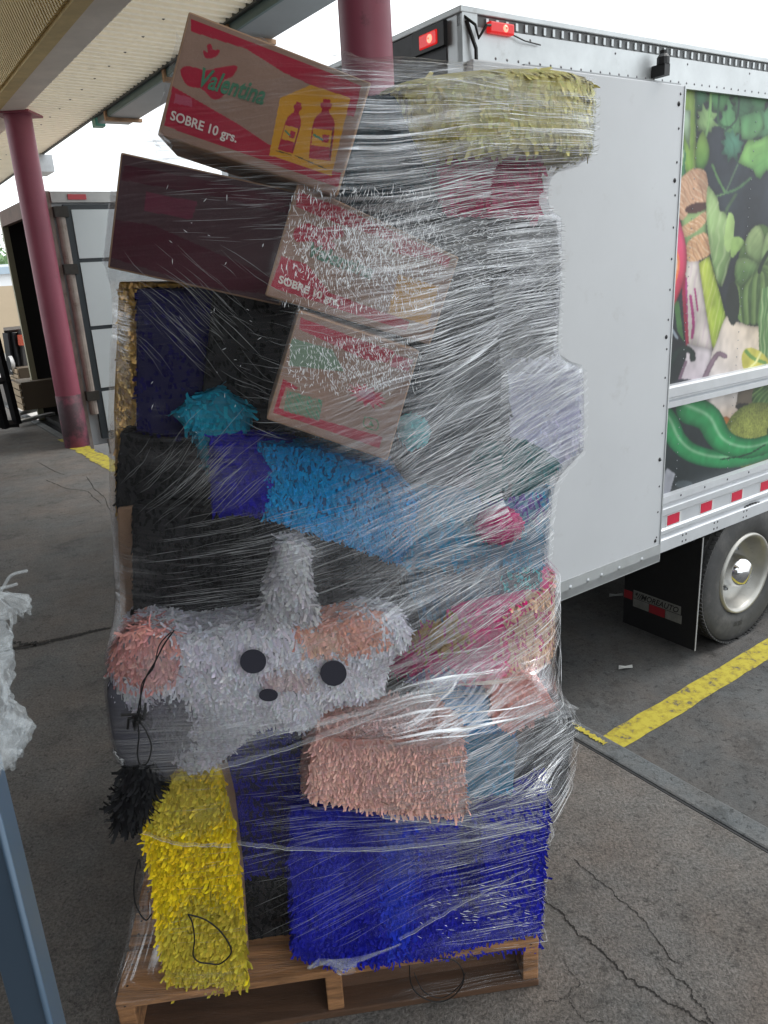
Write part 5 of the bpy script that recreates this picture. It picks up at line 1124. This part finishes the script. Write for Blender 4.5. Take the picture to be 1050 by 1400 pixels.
def band(zc, wd, tilt, ph0, k, fm, squeeze=0., sq0=0., turns=1.0, nv=26):
    nu = int(360*turns); ph = np.linspace(ph0, ph0+2*math.pi*turns, nu); P_ = []; 
    wv = wd*(1-squeeze*(.5+.5*np.cos(ph-sq0))**3)
    v = np.linspace(-.5, .5, nv)
    zc_ = zc+tilt*np.sin(ph-ph0)+.004*np.sin(ph*9+k)
    Zg = zc_[None, :]+v[:, None]*wv[None, :]; Zg = np.clip(Zg, ZL[0], ZT-.001); PHg = np.tile(ph, (nv, 1))
    off = .0004*k+.0015*np.sin(PHg*23+v[:, None]*9+k*2)
    P = shell(PHg, Zg, off)
    L_ = np.concatenate([[0], np.cumsum(np.linalg.norm(np.diff(P[nv//2], axis=0), axis=1))])
    U_ = np.tile(L_, (nv, 1)); Vv = np.tile(v[:, None]*wd+k*1.7, (1, nu))
    idx = np.arange(nv*nu).reshape(nv, nu); F = np.stack([idx[:-1, :-1], idx[:-1, 1:], idx[1:, 1:], idx[1:, :-1]], -1).reshape(-1, 4)
    # drop quads collapsed at the clipped top or bottom
    zf = Zg.reshape(-1)[F]; keep = (zf.max(1)-zf.min(1)) > 1e-5; F = F[keep]
    V = P.reshape(-1, 3)-ORG[film.name]; me = bpy.data.meshes.new('film_layer'); me.vertices.add(len(V)); me.vertices.foreach_set('co', V.ravel()); me.loops.add(F.size); me.loops.foreach_set('vertex_index', F.ravel().astype(np.int32))
    me.polygons.add(len(F)); me.polygons.foreach_set('loop_start', np.arange(0, F.size, 4, dtype=np.int32)); me.polygons.foreach_set('use_smooth', np.ones(len(F), bool)); me.update(calc_edges=True)
    uvl = me.uv_layers.new(name='UVMap'); fl_ = F.ravel(); uvl.data.foreach_set('uv', np.stack([U_.reshape(-1)[fl_], Vv.reshape(-1)[fl_]], -1).ravel().astype(np.float32))
    at = me.attributes.new('amt', 'FLOAT', 'POINT'); at.data.foreach_set('value', amount(PHg, Zg).ravel().astype(np.float32))
    me.materials.append(FM[fm]); o = bpy.data.objects.new('film_layer', me); link(o, film); return o
FRONT = -math.pi/2
specs = [(.30, .52, .05, 0), (.52, .50, -.10, 1), (.66, .48, .10, 0), (.86, .50, .16, 2), (1.00, .50, .07, 1), (1.18, .50, .10, 0), (1.32, .50, .20, 2), (1.46, .50, .10, 1), (1.62, .48, .06, 0), (1.74, .46, .03, 2), (1.86, .36, .0, 1), (1.40, .42, .26, 0), (.90, .40, -.04, 2)]
for k, (zc, wd, tl, fm) in enumerate(specs): band(zc, wd, tl, -.75, k, fm, squeeze=(.5 if k % 3 == 1 else 0), sq0=random.uniform(-.6, .2))
# wrinkle ridges: fine raised folds of film
wrm = bpy.data.materials.new('film fold'); wrm.use_nodes = True; P = wrm.node_tree.nodes['Principled BSDF']; P.inputs['Base Color'].default_value = (.95, .97, 1, 1); P.inputs['Roughness'].default_value = .25; P.inputs['Alpha'].default_value = .95; P.inputs['Specular IOR Level'].default_value = .8
def folds(name, N_, sampler, wd=.0007):
    V = []; F = []
    for _ in range(N_):
        ph, z, dph, dz, n_, w_ = sampler(); t = np.linspace(0, 1, n_); bend = random.uniform(-1, 1)*dz*.15
        p = shell(ph+dph*t, np.clip(z+dz*t+bend*np.sin(t*math.pi), ZL[0], ZT-.002), .0125); d = p[-1]-p[0]; d /= np.linalg.norm(d)+1e-9
        out = np.array(p[n_//2])-L2W(CU, CBB, p[n_//2][2]); out /= np.linalg.norm(out); s_ = np.cross(d, out); i = len(V); prof = np.sin(t*math.pi)**.5*w_+1e-5
        for q, r_ in zip(p, prof): V += [q-s_*r_, q+out*r_*1.1, q+s_*r_]
        for a in range(n_-1): F += [(i+3*a, i+3*a+1, i+3*a+4, i+3*a+3), (i+3*a+1, i+3*a+2, i+3*a+5, i+3*a+4)]
    return tag(mesh_obj(name, V, F, wrm, film, True), kind='stuff')
def px_ph(px, py, b=.05):
    q = loc(S(px, py, b)); return math.atan2(q[1]-CBB, q[0]-CU), q[2]
SLZ = [.15, .4, .65, .8, .95, 1.1, 1.25, 1.38, 1.5, 1.7, 1.9]; SLV = [-.1, .12, -.12, .25, .38, .16, .28, .5, .24, .12, .04]
def long_s():
    x = random.random()**.8; ph = -1.25+x*1.9; z = random.uniform(.6, 1.93) if random.random() < .85 else random.uniform(.15, .6); dph = random.uniform(.05, .3)*(1.6 if random.random() < .12 else 1); sl = np.interp(z, SLZ, SLV)
    return ph, z, dph, dph*.45*sl+random.gauss(0, .003), 7, random.uniform(.00014, .00034)*(1.8 if random.random() < .06 else 1)
folds('fold_line', 3000, long_s)
def seg_s(x0, x1, y0, y1, lmin, lmax, ang, spr, wmin=.0004, wmax=.0011):
    def f():
        while True:
            xx, yy = random.gauss((x0+x1)/2, (x1-x0)*.3), random.gauss((y0+y1)/2, (y1-y0)*.3)
            if not (x0 < xx < x1 and y0 < yy < y1): continue
            if x0 == 385 and yy > 250+(xx-405)*.46+190 or x0 == 385 and xx < 405-(yy-250)*.26: continue
            h = on_shell(xx, yy)
            if h: break
        L = random.uniform(lmin, lmax); a = random.gauss(ang, spr); return h[0], h[1], L*math.cos(a)/.5, L*math.sin(a), 4, random.uniform(wmin, wmax)
    return f
folds('crinkle', 2200, seg_s(385, 600, 262, 430, .003, .014, 1.35, .45, .0002, .00055)); folds('crinkle', 800, seg_s(395, 570, 462, 540, .003, .012, 1.6, .45, .0002, .0005))
folds('crinkle', 700, seg_s(470, 760, 285, 400, .003, .014, .2, .5, .0002, .0005)); folds('crinkle', 30, seg_s(170, 390, 230, 640, .003, .012, .8, .9, .0003, .0006)); folds('crinkle', 90, seg_s(200, 560, 860, 1030, .003, .010, .8, 1.0, .0002, .0005))
folds('crinkle', 70, seg_s(560, 735, 1200, 1290, .004, .02, -.3, .3, .0002, .0006))
faint = wrm.copy(); faint.name = 'faint film fold'; faint.node_tree.nodes['Principled BSDF'].inputs['Alpha'].default_value = .4
keep_ = wrm; wrm = faint
for x0, x1, y0, y1, n_, lo_, hi_, sl_, sp_ in ((170, 340, 610, 720, 130, .05, .18, .62, .08), (185, 420, 700, 850, 190, .05, .2, .17, .04), (220, 400, 200, 330, 110, .04, .14, -.04, .05), (165, 330, 330, 470, 110, .04, .16, -.62, .12), (290, 420, 400, 600, 60, .03, .1, -.3, .2), (320, 560, 860, 1010, 120, .05, .2, .25, .06), (300, 430, 1020, 1200, 110, .05, .16, .12, .1), (330, 560, 1180, 1290, 90, .05, .2, .38, .06), (175, 215, 1120, 1310, 60, .03, .1, 1.35, .15), (200, 320, 1060, 1340, 60, .03, .1, .2, .2), (400, 735, 1090, 1160, 120, .05, .2, -.06, .04)):
    folds('fold_line', int(n_*.65), seg_s(x0, x1, y0, y1, lo_, hi_, sl_, sp_*.6, .00014, .00034))
wrm = keep_
# rolled film edges: the thick cords where a layer ended
hazem = bpy.data.materials.new('doubled film'); hazem.use_nodes = True; P = hazem.node_tree.nodes['Principled BSDF']; P.inputs['Base Color'].default_value = (.8, .83, .86, 1); P.inputs['Roughness'].default_value = .3; P.inputs['Alpha'].default_value = .17
def rope(pts, r_, nm='rolled_edge'):
    P_ = []
    for a, b_ in zip(pts[:-1], pts[1:]):
        for t in np.linspace(0, 1, 10, endpoint=False):
            h = on_shell(a[0]+(b_[0]-a[0])*t, a[1]+(b_[1]-a[1])*t)
            if h: P_.append(shell(np.array([h[0]]), np.array([h[1]]), .012)[0])
    mb = MB(); mb.tube(P_, r_*.16, 5); mb.build(nm, wrm, film, True)
    V = []; n_ = len(P_)
    for i, p in enumerate(P_):
        d = P_[min(i+1, n_-1)]-P_[max(i-1, 0)]; o_ = p-L2W(CU, CBB, p[2]); s_ = np.cross(d, o_); s_ /= np.linalg.norm(s_)+1e-9; k_ = .006+r_*3.2*(1+.5*math.sin(i*.37)); V += [p+s_*k_*.2, p-s_*k_]
    return mesh_obj('folded_edge', V, [(2*i, 2*i+2, 2*i+3, 2*i+1) for i in range(n_-1)], hazem, film, True)
rope([(330, 1148), (400, 1156), (520, 1158), (640, 1146), (740, 1128)], .0012); rope([(520, 1112), (600, 1122), (680, 1130), (738, 1128)], .0012)
rope([(545, 1280), (640, 1225), (728, 1180)], .0009); rope([(185, 1128), (250, 1150), (330, 1152)], .0012); rope([(300, 1048), (370, 1028), (450, 1000), (600, 945)], .0012); rope([(180, 1035), (170, 1030), (166, 1020)], .0015)
rope([(380, 1000), (480, 975), (600, 940), (700, 895)], .0010); rope([(640, 800), (690, 745), (740, 700)], .0009); rope([(330, 1010), (450, 985), (560, 955)], .0008)

fw_ = MB()
def tuft(pts, amp, seed, nm='film_tuft'):
    rs2 = random.Random(seed); V = []; n_ = len(pts)
    for i, (x, y, hw) in enumerate(pts):
        for j in range(7):
            c = (j/6-.5)*2; h = on_shell(x, y); p = shell(np.array([h[0]]), np.array([h[1]]), .012)[0] if h else S(x, y, .1)
            V.append(p+PZ*c*hw-PV*rs2.uniform(0, amp)+PU*rs2.uniform(-amp, amp)*.5)
    return mesh_obj(nm, V, [(i*7+j, i*7+j+1, (i+1)*7+j+1, (i+1)*7+j) for i in range(n_-1) for j in range(6)], hazem, film)
tuft([(425, 1312, .003), (440, 1306, .008), (452, 1304, .013), (466, 1308, .016), (480, 1306, .015), (494, 1300, .010), (520, 1290, .006), (545, 1282, .003)], .012, 1)
tuft([(452, 1304, .01), (462, 1312, .018), (472, 1316, .018), (484, 1312, .012)], .016, 2)
tuft([(752, 945, .004), (765, 955, .014), (778, 966, .018), (786, 968, .010)], .016, 3); tuft([(700, 975, .012), (730, 972, .02), (760, 968, .022), (782, 972, .012)], .008, 4)
tuft([(216, 188, .02), (225, 200, .02), (240, 208, .014)], .015, 5)

# ================================================================== POST WITH TORN FILM, lower left
bluem = mat('slate blue powder coat', srgb((72, 92, 112)), .38, .1, .06, 3, dirt=(srgb((48, 62, 80)), 6, .6, .8))
def XY(px, py, d): r_ = ray(px, py); h = math.hypot(r_[0], r_[1]); return np.array([r_[0]/h*d, r_[1]/h*d, 0])
qa, qb, qc = XY(19, 1400, .78), XY(68, 1400, .74), XY(91, 1400, .80)
post = empty('rack_post', qb, 'slate blue steel rack post at the lower left, its top wrapped in torn film', 'rack post')
def plate(a, b, t_, nm, z0=0, z1=1.36):
    d = b-a; nn = np.array([d[1], -d[0], 0]); nn /= np.linalg.norm(nn)
    if nn @ (a*-1) > 0: nn = -nn      # thickness away from the camera
    mb = MB(); mb.box(a+PZ*z0, d, nn*t_, PZ*(z1-z0)); return bevel(mb.build(nm, bluem, post), .0012)
plate(qa, qb-(qb-qa)*.03, .003, 'left_flange'); plate(qb+(qc-qb)*.06, qc, .003, 'right_flange')
mb = MB(); mb.tube([qb, qb+PZ*1.36], .0035, 10); mb.build('rounded_corner', bluem, post, True)
mb = MB(); mb.box(np.array([qb[0]-.09, qb[1]+.02, 0]), (.13, 0, 0), (0, .1, 0), (0, 0, .012)); mb.build('base_plate', bluem, post)
tfm = bpy.data.materials.new('torn white film'); tfm.use_nodes = True; P = tfm.node_tree.nodes['Principled BSDF']; P.inputs['Base Color'].default_value = (.72, .77, .8, 1); P.inputs['Roughness'].default_value = .22; P.inputs['Alpha'].default_value = .18; P.inputs['Transmission Weight'].default_value = .0
from mathutils import noise as mno
def crumple(name, rings, parent, seed, amp=.02, nu=70, nv=60, ragged=.02):
    """rings: (x, y, z, rx, ry) down the bundle"""
    V = []; rings = np.array(rings, float)
    for j in range(nv):
        t = j/(nv-1)*(len(rings)-1); k = min(int(t), len(rings)-2); f = t-k; c = rings[k]*(1-f)+rings[k+1]*f
        for i in range(nu):
            a = i/nu*2*math.pi; q = Vector((math.cos(a)*2.2+seed, math.sin(a)*2.2, c[2]*16)); n1 = mno.noise(q)+.6*abs(mno.noise(q*2.7))+.35*abs(mno.noise(q*6)); rg = 1+n1*amp/c[3]
            z = c[2]+(ragged*mno.noise(q*1.7) if j in (0, nv-1) else 0)+.006*mno.noise(q*4)
            V.append((c[0]+c[3]*rg*math.cos(a), c[1]+c[4]*rg*math.sin(a), z))
    F = [(j*nu+i, j*nu+(i+1) % nu, (j+1)*nu+(i+1) % nu, (j+1)*nu+i) for j in range(nv-1) for i in range(nu)]
    return mesh_obj(name, V, F, tfm, parent, False)
def at(px, py, d): r_ = ray(px, py); h = math.hypot(r_[0], r_[1]); return CAM+r_*(d/h)
def ringp(px, py, r_, d=.76): c = at(px, py, d); return (c[0], c[1], c[2], r_, r_*.9)
tf = empty('torn_film', at(-20, 1040, .76), 'bunched torn white film wrapped round the top of the blue rack post', 'torn film')
crumple('film_bundle', [ringp(-80, 870, .045), ringp(-70, 920, .046), ringp(-58, 965, .046), ringp(-48, 1000, .046), ringp(-38, 1042, .034)], tf, 1.3)
crumple('film_bunch', [ringp(2, 990, .014), ringp(8, 1000, .017), ringp(4, 1018, .020), ringp(-4, 1042, .012)], tf, 4.1, .014, 40, 26)
crumple('film_bunch', [ringp(-6, 815, .004), ringp(0, 826, .02), ringp(8, 836, .018), ringp(17, 838, .010)], tf, 7.7, .012, 30, 20)
mb = MB()
for pts in ([(-10, 828), (6, 800), (16, 786), (38, 780)], [(-8, 806), (10, 802), (24, 798)], [(14, 838), (16, 852), (14, 864)]): mb.tube([at(x, y, .76) for x, y in catmull(pts, False, 5)], .0016, 5)
mb.build('film_wisp', tfm, tf)
